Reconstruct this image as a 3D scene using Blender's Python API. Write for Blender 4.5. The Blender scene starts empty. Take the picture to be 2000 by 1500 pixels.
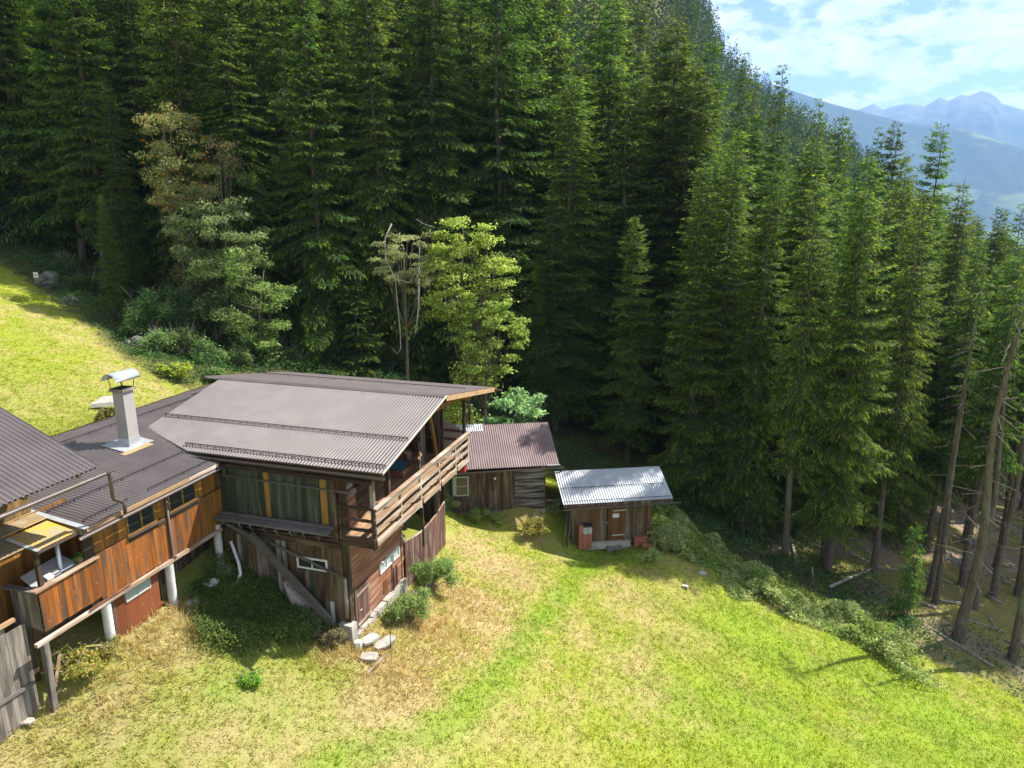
import bpy, math, random
import numpy as np
from mathutils import Matrix, Vector
R_ = math.radians
random.seed(7); rng = np.random.default_rng(11)
SC = bpy.context.scene
COL = SC.collection

# ------------------------------------------------------------------ camera, world, sun, exposure
F_PX = 1387.0; PITCH = R_(13.8); CAMZ = 14.5
cd = bpy.data.cameras.new('camera'); cam = bpy.data.objects.new('camera', cd); COL.objects.link(cam)
cam.location = (0, 0, CAMZ); cam.rotation_euler = (R_(90) - PITCH, 0, 0)
cd.sensor_width = 36.0; cd.lens = 36.0 * F_PX / 2000.0; cd.clip_start = 0.5; cd.clip_end = 60000
SC.camera = cam
HAZE = 0.000115
SUN_AZ, SUN_EL = R_(62), R_(51)          # azimuth clockwise from +Y
SC.view_settings.view_transform = 'Standard'; SC.view_settings.look = 'None'
SC.view_settings.gamma = 1; SC.view_settings.use_curve_mapping = False
SC.view_settings.exposure = 1.28
SC.render.engine = 'CYCLES'
SC.cycles.use_denoising = True; SC.cycles.denoiser = 'OPENIMAGEDENOISE'; SC.cycles.denoising_input_passes = 'RGB_ALBEDO_NORMAL'; SC.cycles.denoising_prefilter = 'ACCURATE'
SC.cycles.max_bounces = 6; SC.cycles.diffuse_bounces = 3; SC.cycles.glossy_bounces = 2
SC.cycles.transmission_bounces = 3; SC.cycles.volume_bounces = 1; SC.cycles.transparent_max_bounces = 8
SC.cycles.sample_clamp_indirect = 6.0
SC.cycles.caustics_reflective = False; SC.cycles.caustics_refractive = False

W = bpy.data.worlds.new('World'); SC.world = W; W.use_nodes = True
nt = W.node_tree; N = nt.nodes; L = nt.links
for n in list(N): N.remove(n)
out = N.new('ShaderNodeOutputWorld'); bg = N.new('ShaderNodeBackground')
sky = N.new('ShaderNodeTexSky'); sky.sky_type = 'NISHITA'; sky.sun_disc = False
sky.sun_elevation = SUN_EL; sky.sun_rotation = SUN_AZ; sky.altitude = 1200; sky.air_density = 1.0; sky.dust_density = 0.3; sky.ozone_density = 1.5
tc = N.new('ShaderNodeTexCoord'); sx = N.new('ShaderNodeSeparateXYZ'); L.new(tc.outputs['Generated'], sx.inputs[0])
ad = N.new('ShaderNodeMath'); ad.operation = 'ADD'; ad.inputs[1].default_value = 0.30
ab = N.new('ShaderNodeMath'); ab.operation = 'ABSOLUTE'; L.new(sx.outputs[2], ab.inputs[0]); L.new(ab.outputs[0], ad.inputs[0])
dx = N.new('ShaderNodeMath'); dx.operation = 'DIVIDE'; L.new(sx.outputs[0], dx.inputs[0]); L.new(ad.outputs[0], dx.inputs[1])
dy = N.new('ShaderNodeMath'); dy.operation = 'DIVIDE'; L.new(sx.outputs[1], dy.inputs[0]); L.new(ad.outputs[0], dy.inputs[1])
cb = N.new('ShaderNodeCombineXYZ'); L.new(dx.outputs[0], cb.inputs[0]); L.new(dy.outputs[0], cb.inputs[1])
cn = N.new('ShaderNodeTexNoise'); cn.inputs['Scale'].default_value = 5.6; cn.inputs['Detail'].default_value = 13; cn.inputs['Roughness'].default_value = 0.60
cn.inputs['Distortion'].default_value = 0.15
L.new(cb.outputs[0], cn.inputs['Vector'])
cr = N.new('ShaderNodeValToRGB'); cr.color_ramp.elements[0].position = 0.43; cr.color_ramp.elements[1].position = 0.51
cr.color_ramp.elements[0].color = (0, 0, 0, 1); cr.color_ramp.elements[1].color = (1, 1, 1, 1)
L.new(cn.outputs['Fac'], cr.inputs[0])
c2 = N.new('ShaderNodeTexNoise'); c2.inputs['Scale'].default_value = 9; c2.inputs['Detail'].default_value = 6; L.new(cb.outputs[0], c2.inputs['Vector'])
c2r = N.new('ShaderNodeValToRGB'); c2r.color_ramp.elements[0].position = 0.3; c2r.color_ramp.elements[1].position = 0.65
c2r.color_ramp.elements[0].color = (6.8, 7.3, 8.2, 1); c2r.color_ramp.elements[1].color = (11.5, 11.5, 11.5, 1)
L.new(c2.outputs['Fac'], c2r.inputs[0])
mx = N.new('ShaderNodeMix'); mx.data_type = 'RGBA'
L.new(cr.outputs[0], mx.inputs['Factor']); L.new(sky.outputs[0], mx.inputs['A']); L.new(c2r.outputs[0], mx.inputs['B'])
L.new(mx.outputs['Result'], bg.inputs['Color']); bg.inputs['Strength'].default_value = 0.050
L.new(bg.outputs[0], out.inputs['Surface'])

sd = bpy.data.lights.new('sun', 'SUN'); sd.energy = 5.0; sd.angle = R_(0.55); sd.color = (1.0, 0.94, 0.84)
sun = bpy.data.objects.new('sun', sd); COL.objects.link(sun)
SDIR = Vector((math.sin(SUN_AZ) * math.cos(SUN_EL), math.cos(SUN_AZ) * math.cos(SUN_EL), math.sin(SUN_EL)))
sun.rotation_euler = SDIR.to_track_quat('Z', 'Y').to_euler(); sun.location = (30, 20, 60)

# ------------------------------------------------------------------ helpers
def tag(o, label=None, cat=None, group=None, kind=None):
    if label: o['label'] = label
    if cat: o['category'] = cat
    if group: o['group'] = group
    if kind: o['kind'] = kind
    return o

def link(name, data, parent=None, mat=None):
    o = bpy.data.objects.new(name, data); COL.objects.link(o)
    if parent is not None: o.parent = parent
    if mat is not None and data is not None and len(data.materials) == 0: data.materials.append(mat)
    return o

def empty(name, loc=(0, 0, 0), rz=0.0, parent=None):
    o = bpy.data.objects.new(name, None); COL.objects.link(o); o.location = loc; o.rotation_euler = (0, 0, rz)
    o.empty_display_size = 0.3
    if parent is not None: o.parent = parent
    return o

def mesh_np(name, V, Fc, mat=None, col=None, smooth=False):
    """V (n,3), Fc (m,k) one face size; fast mesh with optional point colours"""
    V = np.ascontiguousarray(V, dtype=np.float32); Fc = np.ascontiguousarray(Fc, dtype=np.int32)
    me = bpy.data.meshes.new(name); k = Fc.shape[1]; m = Fc.shape[0]
    me.vertices.add(len(V)); me.vertices.foreach_set('co', V.ravel())
    me.loops.add(m * k); me.loops.foreach_set('vertex_index', Fc.ravel())
    me.polygons.add(m); me.polygons.foreach_set('loop_start', np.arange(0, m * k, k, dtype=np.int32))
    me.polygons.foreach_set('loop_total', np.full(m, k, dtype=np.int32))
    if smooth: me.polygons.foreach_set('use_smooth', np.ones(m, dtype=bool))
    if col is not None:
        ca = me.color_attributes.new('Col', 'FLOAT_COLOR', 'POINT')
        c4 = np.ones((len(V), 4), dtype=np.float32); c4[:, :3] = col; ca.data.foreach_set('color', c4.ravel())
    me.update(calc_edges=True)
    if mat: me.materials.append(mat)
    return me

def pydata(name, V, Fc, mat=None, smooth=False):
    me = bpy.data.meshes.new(name); me.from_pydata([tuple(v) for v in V], [], Fc); me.update()
    if smooth:
        for p in me.polygons: p.use_smooth = True
    if mat: me.materials.append(mat)
    return me

BV = [(-.5, -.5, -.5), (.5, -.5, -.5), (.5, .5, -.5), (-.5, .5, -.5), (-.5, -.5, .5), (.5, -.5, .5), (.5, .5, .5), (-.5, .5, .5)]
BF = [(0, 3, 2, 1), (4, 5, 6, 7), (0, 1, 5, 4), (1, 2, 6, 5), (2, 3, 7, 6), (3, 0, 4, 7)]
_cube = {}
def cube(mat):
    if mat.name not in _cube: _cube[mat.name] = pydata('box_piece', BV, BF, mat)
    return _cube[mat.name]

def box(parent, name, b, mat, jit=0.0):
    """axis aligned box in the parent's frame, b = x0,x1,y0,y1,z0,z1 (shares one mesh per material)"""
    x0, x1, y0, y1, z0, z1 = b
    o = link(name, cube(mat), parent)
    o.location = ((x0 + x1) / 2, (y0 + y1) / 2, (z0 + z1) / 2)
    o.scale = (abs(x1 - x0), abs(y1 - y0), abs(z1 - z0))
    if jit: o.rotation_euler = tuple(random.uniform(-jit, jit) for _ in range(3))
    return o

def beam(parent, name, p, q, w, h, mat, up=(0, 0, 1)):
    p = Vector(p); q = Vector(q); d = q - p; ln = d.length; d.normalize(); upv = Vector(up)
    s = d.cross(upv)
    if s.length < 1e-3: s = d.cross(Vector((1, 0, 0)))
    s.normalize(); t = s.cross(d)
    M = Matrix((( d.x * ln, s.x * w, t.x * h, (p.x + q.x) / 2), (d.y * ln, s.y * w, t.y * h, (p.y + q.y) / 2),
                (d.z * ln, s.z * w, t.z * h, (p.z + q.z) / 2), (0, 0, 0, 1)))
    o = link(name, cube(mat), parent); o.matrix_basis = M
    return o

class MB:
    def __init__(s): s.v = []; s.f = []
    def box(s, x0, x1, y0, y1, z0, z1):
        b = len(s.v); s.v += [(x0, y0, z0), (x1, y0, z0), (x1, y1, z0), (x0, y1, z0), (x0, y0, z1), (x1, y0, z1), (x1, y1, z1), (x0, y1, z1)]
        s.f += [tuple(b + i for i in f) for f in BF]; return s
    def bar(s, p, q, w, h=None, up=(0, 0, 1)):
        h = h or w; p = Vector(p); q = Vector(q); d = (q - p).normalized(); u = Vector(up); a = d.cross(u)
        if a.length < 1e-3: a = d.cross(Vector((1, 0, 0)))
        a.normalize(); c = a.cross(d); b = len(s.v); a = a * (w / 2); c = c * (h / 2)
        for e in (p, q): s.v += [tuple(e - a - c), tuple(e + a - c), tuple(e + a + c), tuple(e - a + c)]
        s.f += [(b, b + 1, b + 2, b + 3), (b + 4, b + 7, b + 6, b + 5)] + [(b + i, b + 4 + i, b + 4 + (i + 1) % 4, b + (i + 1) % 4) for i in range(4)]
        return s
    def tube(s, pts, r, n=8, cap=True):
        pts = [Vector(p) for p in pts]; rs = r if isinstance(r, (list, tuple)) else [r] * len(pts); b0 = len(s.v)
        a = None
        for i, p in enumerate(pts):
            d = (pts[min(i + 1, len(pts) - 1)] - pts[max(i - 1, 0)]).normalized()
            if a is None:
                a = d.cross(Vector((0, 0, 1)));
                if a.length < 1e-2: a = d.cross(Vector((1, 0, 0)))
            a = (a - d * a.dot(d)).normalized(); c = d.cross(a)
            for k in range(n):
                an = 2 * math.pi * k / n; s.v.append(tuple(p + (a * math.cos(an) + c * math.sin(an)) * rs[i]))
        for i in range(len(pts) - 1):
            for k in range(n):
                q = b0 + i * n; s.f.append((q + k, q + (k + 1) % n, q + n + (k + 1) % n, q + n + k))
        if cap:
            s.f.append(tuple(b0 + k for k in range(n))[::-1]); q = b0 + (len(pts) - 1) * n; s.f.append(tuple(q + k for k in range(n)))
        return s
    def poly(s, pts, thick):
        """prism: polygon pts (list of 3D), extruded by vector thick"""
        b = len(s.v); n = len(pts); t = Vector(thick)
        s.v += [tuple(p) for p in pts] + [tuple(Vector(p) + t) for p in pts]
        s.f += [tuple(b + i for i in range(n))[::-1], tuple(b + n + i for i in range(n))]
        s.f += [(b + i, b + (i + 1) % n, b + n + (i + 1) % n, b + n + i) for i in range(n)]
        return s
    def build(s, name, mat, parent=None, smooth=False):
        return link(name, pydata(name, s.v, s.f, mat, smooth), parent)

def tube(parent, name, pts, r, mat, n=8, smooth=True): return MB().tube(pts, r, n).build(name, mat, parent, smooth)

# numpy value noise
_perm = rng.random((256, 256)).astype(np.float64)
def vnoise(x, y):
    xi = np.floor(x).astype(int); yi = np.floor(y).astype(int); fx = x - xi; fy = y - yi
    fx = fx * fx * (3 - 2 * fx); fy = fy * fy * (3 - 2 * fy)
    g = lambda a, b: _perm[a & 255, b & 255]
    return (g(xi, yi) * (1 - fx) + g(xi + 1, yi) * fx) * (1 - fy) + (g(xi, yi + 1) * (1 - fx) + g(xi + 1, yi + 1) * fx) * fy
def fbm(x, y, s=1.0, o=4, r=0.5):
    x = np.asarray(x, float) * s + 31.7; y = np.asarray(y, float) * s + 17.3; a = 1.0; t = 0; w = 0
    for i in range(o):
        t = t + a * vnoise(x, y); w += a; a *= r; x = x * 2.03 + 5.1; y = y * 2.03 + 9.7
    return t / w            # 0..1, mean .5
def sstep(a, b, x):
    t = np.clip((x - a) / (b - a), 0, 1); return t * t * (3 - 2 * t)

# ------------------------------------------------------------------ frames of the farm (metres)
A17 = R_(17); P0 = Vector((-5.59, 21.80, 0.11)); FRZ = math.atan2(math.cos(A17), math.sin(A17))
U = Vector((math.sin(A17), math.cos(A17), 0)); V_ = Vector((-math.cos(A17), math.sin(A17), 0))
def FW(s, t, h): return P0 + U * s + V_ * t + Vector((0, 0, h))
A8 = R_(8); SRZ = A8
U2 = Vector((math.cos(A8), math.sin(A8), 0)); N2 = Vector((-math.sin(A8), math.cos(A8), 0))
S0 = Vector((3.12, 33.93, -2.46)); H0 = Vector((1.70, 35.30, -1.08))
def SWp(x, y, h): return S0 + U2 * x + N2 * y + Vector((0, 0, h))
def HWp(x, y, h): return H0 + U2 * x + N2 * y + Vector((0, 0, h))

# ------------------------------------------------------------------ terrain
def Hbase(x, y):
    f = lambda q: -0.305 * q + 0.035 * 8 * np.log(np.cosh(np.clip(q / 8, -300, 300)))
    z = 0.11 + f(x) - f(-5.59) + 0.05 * (y - 21.8)
    z = z + 0.30 * (fbm(x, y, 0.12, 3) - 0.5) * 2 * sstep(0, 1, 1) * 0.5
    return z
_anch = [(P0, 0.0)] + [(FW(*a), 0) for a in ((3.95, 0, -.35), (7.5, 0, -.45), (9.5, 0.5, -.2), (-5.1, 4.85, 1.95), (-2.63, 4.85, 1.95), (-7.1, 4.85, 1.42),
        (-.3, 4.85, 2.2), (0, 3.4, 1.55), (0, 1.8, .75), (-9, 5.2, 1.25), (4, 10.6, 5.8), (-1, 10.8, 5.6), (9, 6, 2.6), (10, 3, 1.4), (5, 4, 1.5))]
_anch += [(SWp(*a), 0) for a in ((0, 0, -.05), (4.24, 0, -.12), (2, -1.6, -.35), (2, 3, .2), (4.6, 3, .0), (-1.0, 0, .1), (-.8, -1.4, .15))]
_anch += [(HWp(*a), 0) for a in ((0, -.05, -.05), (-2, 0, .1), (-4.93, 0, .15), (-2.5, 4, .9), (.2, -1.0, -.3))]
_ap = np.array([[a[0].x, a[0].y] for a in _anch]); _az = np.array([a[0].z for a in _anch])
_SG = 2.6
_K = np.exp(-((_ap[:, None, :] - _ap[None, :, :]) ** 2).sum(-1) / (2 * _SG ** 2))
_w = np.linalg.solve(_K + 0.02 * np.eye(len(_ap)), _az - Hbase(_ap[:, 0], _ap[:, 1]))
def H(x, y):
    x = np.asarray(x, float); y = np.asarray(y, float); sh = np.broadcast(x, y).shape
    xf = np.broadcast_to(x, sh).ravel(); yf = np.broadcast_to(y, sh).ravel()
    z = Hbase(xf, yf); near = (np.abs(xf + 2) < 30) & (np.abs(yf - 27) < 30)
    if near.any():
        d2 = (xf[near][:, None] - _ap[None, :, 0]) ** 2 + (yf[near][:, None] - _ap[None, :, 1]) ** 2
        z = z.copy(); z[near] += np.exp(-d2 / (2 * _SG ** 2)) @ _w
    return z.reshape(sh)
_CR_PX = [(-600, -1300), (0, -1100), (600, -800), (1000, -470), (1200, -210), (1290, -60), (1350, 62), (1390, 150), (1440, 212), (1500, 252), (1566, 296), (1683, 366), (1800, 470), (2000, 620), (2600, 1000)]
_cr_az = np.array([math.atan((p[0] - 1000) / 1428) for p in _CR_PX])
_cr_z = np.array([CAMZ + 480 * (410 - p[1]) / 1428 * math.cos(math.atan((p[0] - 1000) / 1428)) for p in _CR_PX])
def Hall(x, y):
    """terrain with the mountain flank that rises beyond the near wood"""
    x = np.asarray(x, float); y = np.asarray(y, float); z = H(x, y); r = np.hypot(x, y); az = np.arctan2(x, np.maximum(y, 1e-3)); az = np.where(y < 0, np.sign(x) * 1.4, az)
    zc = np.interp(az, _cr_az, _cr_z); k = 105 / np.maximum(r, 1e-6); z0 = H(x * k, y * k); t = (r - 105) / 375
    zh = np.where(r < 480, z0 + (zc - z0) * np.clip(t, 0, 1) ** 1.15, zc - (r - 480) * .55)
    b = sstep(60, 125, r) * sstep(-40, 20, y); zh = zh + (fbm(x, y, .02, 3) - .5) * 14 * sstep(130, 220, r) * (1 - sstep(420, 480, r))
    return z * (1 - b) + zh * b
def h1(x, y): return float(H(np.array([x]), np.array([y]))[0])

def ray(px, py):
    cp, sp = math.cos(PITCH), math.sin(PITCH); a = (px - 1000) / F_PX; b = -(py - 750) / F_PX
    return Vector((a, cp + b * sp, -sp + b * cp))
_ts = np.concatenate([np.arange(8, 80, .2), np.arange(80, 400, 2)])
def gnd(px, py):
    """where the sight line through a point of the photograph meets the terrain"""
    r = ray(px, py); x = r.x * _ts; y = r.y * _ts; z = CAMZ + r.z * _ts; d = z - H(x, y)
    i = np.argmax(d < 0)
    if d[i] >= 0: i = len(_ts) - 1
    a, b = _ts[max(i - 1, 0)], _ts[i]
    for _ in range(14):
        m = (a + b) / 2
        if CAMZ + r.z * m < h1(r.x * m, r.y * m): b = m
        else: a = m
    return Vector((r.x * a, r.y * a, h1(r.x * a, r.y * a)))

# ------------------------------------------------------------------ materials
def newmat(name):
    m = bpy.data.materials.new(name); m.use_nodes = True; n = m.node_tree.nodes; l = m.node_tree.links
    b = n.get('Principled BSDF'); return m, n, l, b
def nd(n, t, **k):
    o = n.new(t)
    for a, v in k.items(): setattr(o, a, v)
    return o
def mixc(n, l, fac, a, b, mode='MIX'):
    m = nd(n, 'ShaderNodeMix', data_type='RGBA', blend_type=mode)
    for s, v in (('Factor', fac), ('A', a), ('B', b)):
        if isinstance(v, (int, float)): m.inputs[s].default_value = v
        elif isinstance(v, tuple): m.inputs[s].default_value = (*v, 1) if len(v) == 3 else v
        else: l.new(v, m.inputs[s])
    return m.outputs['Result']
def ramp(n, l, src, a, b, ca=(0, 0, 0), cb_=(1, 1, 1)):
    r = nd(n, 'ShaderNodeValToRGB'); r.color_ramp.elements[0].position = a; r.color_ramp.elements[1].position = b
    r.color_ramp.elements[0].color = (*ca, 1); r.color_ramp.elements[1].color = (*cb_, 1); l.new(src, r.inputs[0]); return r.outputs[0]
def noise(n, l, vec, scale, detail=4, rough=.55, mp=None):
    if mp:
        q = nd(n, 'ShaderNodeMapping'); q.inputs['Scale'].default_value = mp; l.new(vec, q.inputs['Vector']); vec = q.outputs[0]
    t = nd(n, 'ShaderNodeTexNoise'); t.inputs['Scale'].default_value = scale; t.inputs['Detail'].default_value = detail; t.inputs['Roughness'].default_value = rough
    l.new(vec, t.inputs['Vector']); return t.outputs['Fac']
def bump(n, l, b, src, strength, dist=.01):
    u = nd(n, 'ShaderNodeBump'); u.inputs['Strength'].default_value = strength; u.inputs['Distance'].default_value = dist
    l.new(src, u.inputs['Height']); l.new(u.outputs[0], b.inputs['Normal'])

def wood(name, ca, cb_, weather=None, wamt=.5, vertical=True, rough=.75, knots=0.0, vary=.5):
    """board wood: every piece its own tone, grain along the board, streaks of weathering"""
    m, n, l, b = newmat(name); g = nd(n, 'ShaderNodeNewGeometry'); oi = nd(n, 'ShaderNodeObjectInfo')
    pos = g.outputs['Position']
    off = nd(n, 'ShaderNodeVectorMath', operation='SCALE'); cx = nd(n, 'ShaderNodeCombineXYZ'); l.new(oi.outputs['Random'], cx.inputs[0]); l.new(oi.outputs['Random'], cx.inputs[1]); l.new(oi.outputs['Random'], cx.inputs[2])
    l.new(cx.outputs[0], off.inputs[0]); off.inputs['Scale'].default_value = 37.0
    av = nd(n, 'ShaderNodeVectorMath', operation='ADD'); l.new(pos, av.inputs[0]); l.new(off.outputs[0], av.inputs[1]); p = av.outputs[0]
    mp = (22, 22, 1.3) if vertical else (1.6, 1.6, 22)
    gr = noise(n, l, p, 1.6, 6, .6, mp); gr2 = noise(n, l, p, .8, 3, .5, (7, 7, .9) if vertical else (.9, .9, 7))
    mrr = nd(n, 'ShaderNodeMapRange'); l.new(oi.outputs['Random'], mrr.inputs[0]); mrr.inputs['To Min'].default_value = .5 - vary / 2; mrr.inputs['To Max'].default_value = .5 + vary / 2
    c = mixc(n, l, mrr.outputs[0], ca, cb_)
    c = mixc(n, l, ramp(n, l, gr, .3, .7), mixc(n, l, .48, c, (0, 0, 0)), c)
    if weather:
        c = mixc(n, l, ramp(n, l, gr2, .62 - wamt * .4, .85 - wamt * .4), c, weather)
    if knots:
        v = nd(n, 'ShaderNodeTexVoronoi'); v.inputs['Scale'].default_value = 1.0; q = nd(n, 'ShaderNodeMapping'); q.inputs['Scale'].default_value = (5.5, 5.5, 3.2); l.new(p, q.inputs[0]); l.new(q.outputs[0], v.inputs['Vector'])
        c = mixc(n, l, ramp(n, l, v.outputs['Distance'], .05, .12, (1, 1, 1), (0, 0, 0)), c, (.42, .24, .11))
    hs = nd(n, 'ShaderNodeHueSaturation'); l.new(c, hs.inputs['Color'])
    ml = nd(n, 'ShaderNodeMath', operation='MULTIPLY'); l.new(oi.outputs['Random'], ml.inputs[0]); ml.inputs[1].default_value = 7.31
    fr = nd(n, 'ShaderNodeMath', operation='FRACT'); l.new(ml.outputs[0], fr.inputs[0])
    mr = nd(n, 'ShaderNodeMapRange'); l.new(fr.outputs[0], mr.inputs[0]); mr.inputs['To Min'].default_value = .72; mr.inputs['To Max'].default_value = 1.25; l.new(mr.outputs[0], hs.inputs['Value'])
    l.new(hs.outputs[0], b.inputs['Base Color']); b.inputs['Roughness'].default_value = rough; b.inputs['Specular IOR Level'].default_value = .25
    bump(n, l, b, gr, .35, .01); return m

def plain(name, col, rough=.6, metal=0.0, spec=.4, dirt=None, dscale=3.0, damt=.5, bmp=0.0, stripe=None):
    m, n, l, b = newmat(name); g = nd(n, 'ShaderNodeNewGeometry'); oi = nd(n, 'ShaderNodeObjectInfo'); p = g.outputs['Position']
    f = noise(n, l, p, dscale, 6, .6)
    c = mixc(n, l, ramp(n, l, f, .65 - damt * .4, .85 - damt * .3), col, dirt) if dirt else None
    if c is None: c = mixc(n, l, ramp(n, l, f, .3, .7), tuple(x * .86 for x in col), col)
    if stripe is not None:   # long faint run-off streaks
        st = noise(n, l, p, 1.0, 3, .5, stripe); c = mixc(n, l, ramp(n, l, st, .35, .7), mixc(n, l, .28, c, (0, 0, 0)), c)
    hs = nd(n, 'ShaderNodeHueSaturation'); l.new(c, hs.inputs['Color']); mr = nd(n, 'ShaderNodeMapRange'); l.new(oi.outputs['Random'], mr.inputs[0])
    mr.inputs['To Min'].default_value = .9; mr.inputs['To Max'].default_value = 1.1; l.new(mr.outputs[0], hs.inputs['Value'])
    l.new(hs.outputs[0], b.inputs['Base Color']); b.inputs['Roughness'].default_value = rough; b.inputs['Metallic'].default_value = metal; b.inputs['Specular IOR Level'].default_value = spec
    if bmp: bump(n, l, b, f, bmp, .02)
    return m

def leafmat(name, trans=.35, rough=.65, hue=.5, boost=1.0, vmin=.75, vmax=1.25, spec=.10):
    m = bpy.data.materials.new(name); m.use_nodes = True; n = m.node_tree.nodes; l = m.node_tree.links
    b = n.get('Principled BSDF'); o = n.get('Material Output'); at = nd(n, 'ShaderNodeAttribute', attribute_name='Col'); oi = nd(n, 'ShaderNodeObjectInfo')
    hs = nd(n, 'ShaderNodeHueSaturation'); l.new(at.outputs['Color'], hs.inputs['Color']); mr = nd(n, 'ShaderNodeMapRange'); l.new(oi.outputs['Random'], mr.inputs[0])
    mr.inputs['To Min'].default_value = vmin * boost; mr.inputs['To Max'].default_value = vmax * boost; l.new(mr.outputs[0], hs.inputs['Value'])
    ml = nd(n, 'ShaderNodeMath', operation='MULTIPLY'); l.new(oi.outputs['Random'], ml.inputs[0]); ml.inputs[1].default_value = 5.77
    fr = nd(n, 'ShaderNodeMath', operation='FRACT'); l.new(ml.outputs[0], fr.inputs[0]); mh = nd(n, 'ShaderNodeMapRange'); l.new(fr.outputs[0], mh.inputs[0])
    mh.inputs['To Min'].default_value = hue - .018; mh.inputs['To Max'].default_value = hue + .018; l.new(mh.outputs[0], hs.inputs['Hue'])
    l.new(hs.outputs[0], b.inputs['Base Color']); b.inputs['Roughness'].default_value = rough; b.inputs['Specular IOR Level'].default_value = spec
    t = nd(n, 'ShaderNodeBsdfTranslucent'); tcx = mixc(n, l, .5, hs.outputs[0], (.75, .85, .15), 'MULTIPLY')
    hb = nd(n, 'ShaderNodeHueSaturation'); l.new(hs.outputs[0], hb.inputs['Color']); hb.inputs['Value'].default_value = 1.9; hb.inputs['Saturation'].default_value = 1.1; l.new(hb.outputs[0], t.inputs['Color'])
    ms = nd(n, 'ShaderNodeMixShader'); ms.inputs[0].default_value = trans; l.new(b.outputs[0], ms.inputs[1]); l.new(t.outputs[0], ms.inputs[2]); l.new(ms.outputs[0], o.inputs['Surface'])
    return m

M = {}
M['leaf'] = leafmat('leaf_foliage', .42, .7)
M['needle'] = leafmat('spruce_needles', .42, .6, vmin=.75, vmax=1.4, spec=.12); M['far_needle'] = leafmat('distant_needles', .12, .9, vmin=1, vmax=1, spec=.02)
M['grass'] = leafmat('grass_blades', .35, .7, vmin=1, vmax=1, spec=.1)
m, n, l, b = newmat('spruce_bark'); g = nd(n, 'ShaderNodeNewGeometry'); oi = nd(n, 'ShaderNodeObjectInfo')
f = noise(n, l, g.outputs['Position'], 1.0, 6, .65, (9, 9, 2.5)); f2 = noise(n, l, g.outputs['Position'], .9, 3)
c = mixc(n, l, ramp(n, l, f, .3, .7), (.045, .032, .024), (.17, .13, .105)); c = mixc(n, l, ramp(n, l, f2, .5, .75), c, (.13, .14, .10))
l.new(c, b.inputs['Base Color']); b.inputs['Roughness'].default_value = .9; bump(n, l, b, f, .7, .04); M['bark'] = m
M['palebark'] = plain('pale_bark', (.34, .31, .27), .85, dirt=(.12, .10, .08), dscale=5, damt=.5)

# terrain: colours of the meadow and forest floor come from 'Col'; shader adds fine mottling
m, n, l, b = newmat('meadow_and_forest_floor'); at = nd(n, 'ShaderNodeAttribute', attribute_name='Col'); g = nd(n, 'ShaderNodeNewGeometry'); p = g.outputs['Position']
n1 = noise(n, l, p, 5.5, 6, .7); n2 = noise(n, l, p, 1.7, 5, .6); n3 = noise(n, l, p, 16, 4, .7)
c = mixc(n, l, ramp(n, l, n1, .3, .72), mixc(n, l, .30, at.outputs['Color'], (0, 0, 0)), at.outputs['Color'])
c = mixc(n, l, ramp(n, l, n2, .5, .72), c, mixc(n, l, .16, c, (.36, .27, .12)))
c = mixc(n, l, ramp(n, l, n3, .38, .62), mixc(n, l, .14, c, (0, 0, 0)), mixc(n, l, .07, c, (.9, .9, .5)))
l.new(c, b.inputs['Base Color']); b.inputs['Roughness'].default_value = .95; b.inputs['Specular IOR Level'].default_value = .1
bump(n, l, b, n1, .8, .08); M['ground'] = m

M['orange_board'] = wood('orange_brown_board', (.44, .145, .026), (.24, .082, .022), (.085, .058, .042), .45, True, .6, .6, .8)
M['orange_upper'] = wood('golden_brown_board', (.42, .19, .035), (.25, .105, .022), (.08, .055, .035), .3, True, .6, .2, .8)
M['grey_board'] = wood('weathered_grey_board', (.20, .165, .14), (.13, .105, .09), (.30, .27, .24), .5, True, .85)
M['dark_board'] = wood('dark_brown_board', (.10, .055, .03), (.06, .038, .026), (.17, .14, .11), .35, True, .8)
M['dark_log'] = wood('dark_brown_log', (.09, .06, .04), (.05, .036, .026), (.26, .25, .25), .5, False, .8)
M['long_board'] = wood('brown_grey_barn_board', (.15, .085, .045), (.085, .062, .042), (.16, .13, .085), .45, True, .8)
M['gable_plank'] = wood('red_brown_plank', (.36, .155, .085), (.25, .105, .062), (.40, .25, .17), .38, False, .75, 0, .7)
M['plum_board'] = wood('plum_brown_fence_board', (.155, .075, .06), (.105, .05, .042), (.22, .17, .14), .35, True, .7)
M['rail'] = wood('sunbleached_rail', (.40, .27, .18), (.30, .19, .125), (.48, .42, .36), .5, False, .8)
M['dark_rail'] = wood('dark_stained_rail', (.07, .042, .03), (.05, .032, .024), (.12, .09, .07), .3, False, .8)
M['green_board'] = wood('dark_green_board', (.055, .07, .045), (.035, .055, .038), (.10, .105, .075), .4, True, .8)
M['ochre_post'] = wood('ochre_yellow_post', (.42, .23, .055), (.36, .19, .05), (.20, .13, .05), .3, True, .7)
M['grey_beam'] = wood('grey_beam', (.20, .18, .17), (.15, .135, .125), (.10, .09, .085), .4, False, .85)
M['deck'] = wood('pale_deck_plank', (.42, .27, .15), (.34, .21, .12), (.30, .22, .15), .3, False, .8)
M['fascia'] = wood('light_pine_fascia', (.55, .36, .20), (.45, .28, .15), (.30, .20, .12), .3, False, .7)
M['door_board'] = wood('brown_door_board', (.20, .085, .028), (.12, .05, .02), (.09, .06, .04), .3, True, .65)
M['red_panel'] = wood('red_brown_panel', (.27, .085, .035), (.24, .075, .032), (.12, .06, .035), .25, True, .6, .5)
M['yellow_wall'] = wood('yellow_brown_wall_board', (.30, .18, .06), (.20, .12, .05), (.12, .09, .06), .4, True, .8)
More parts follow.
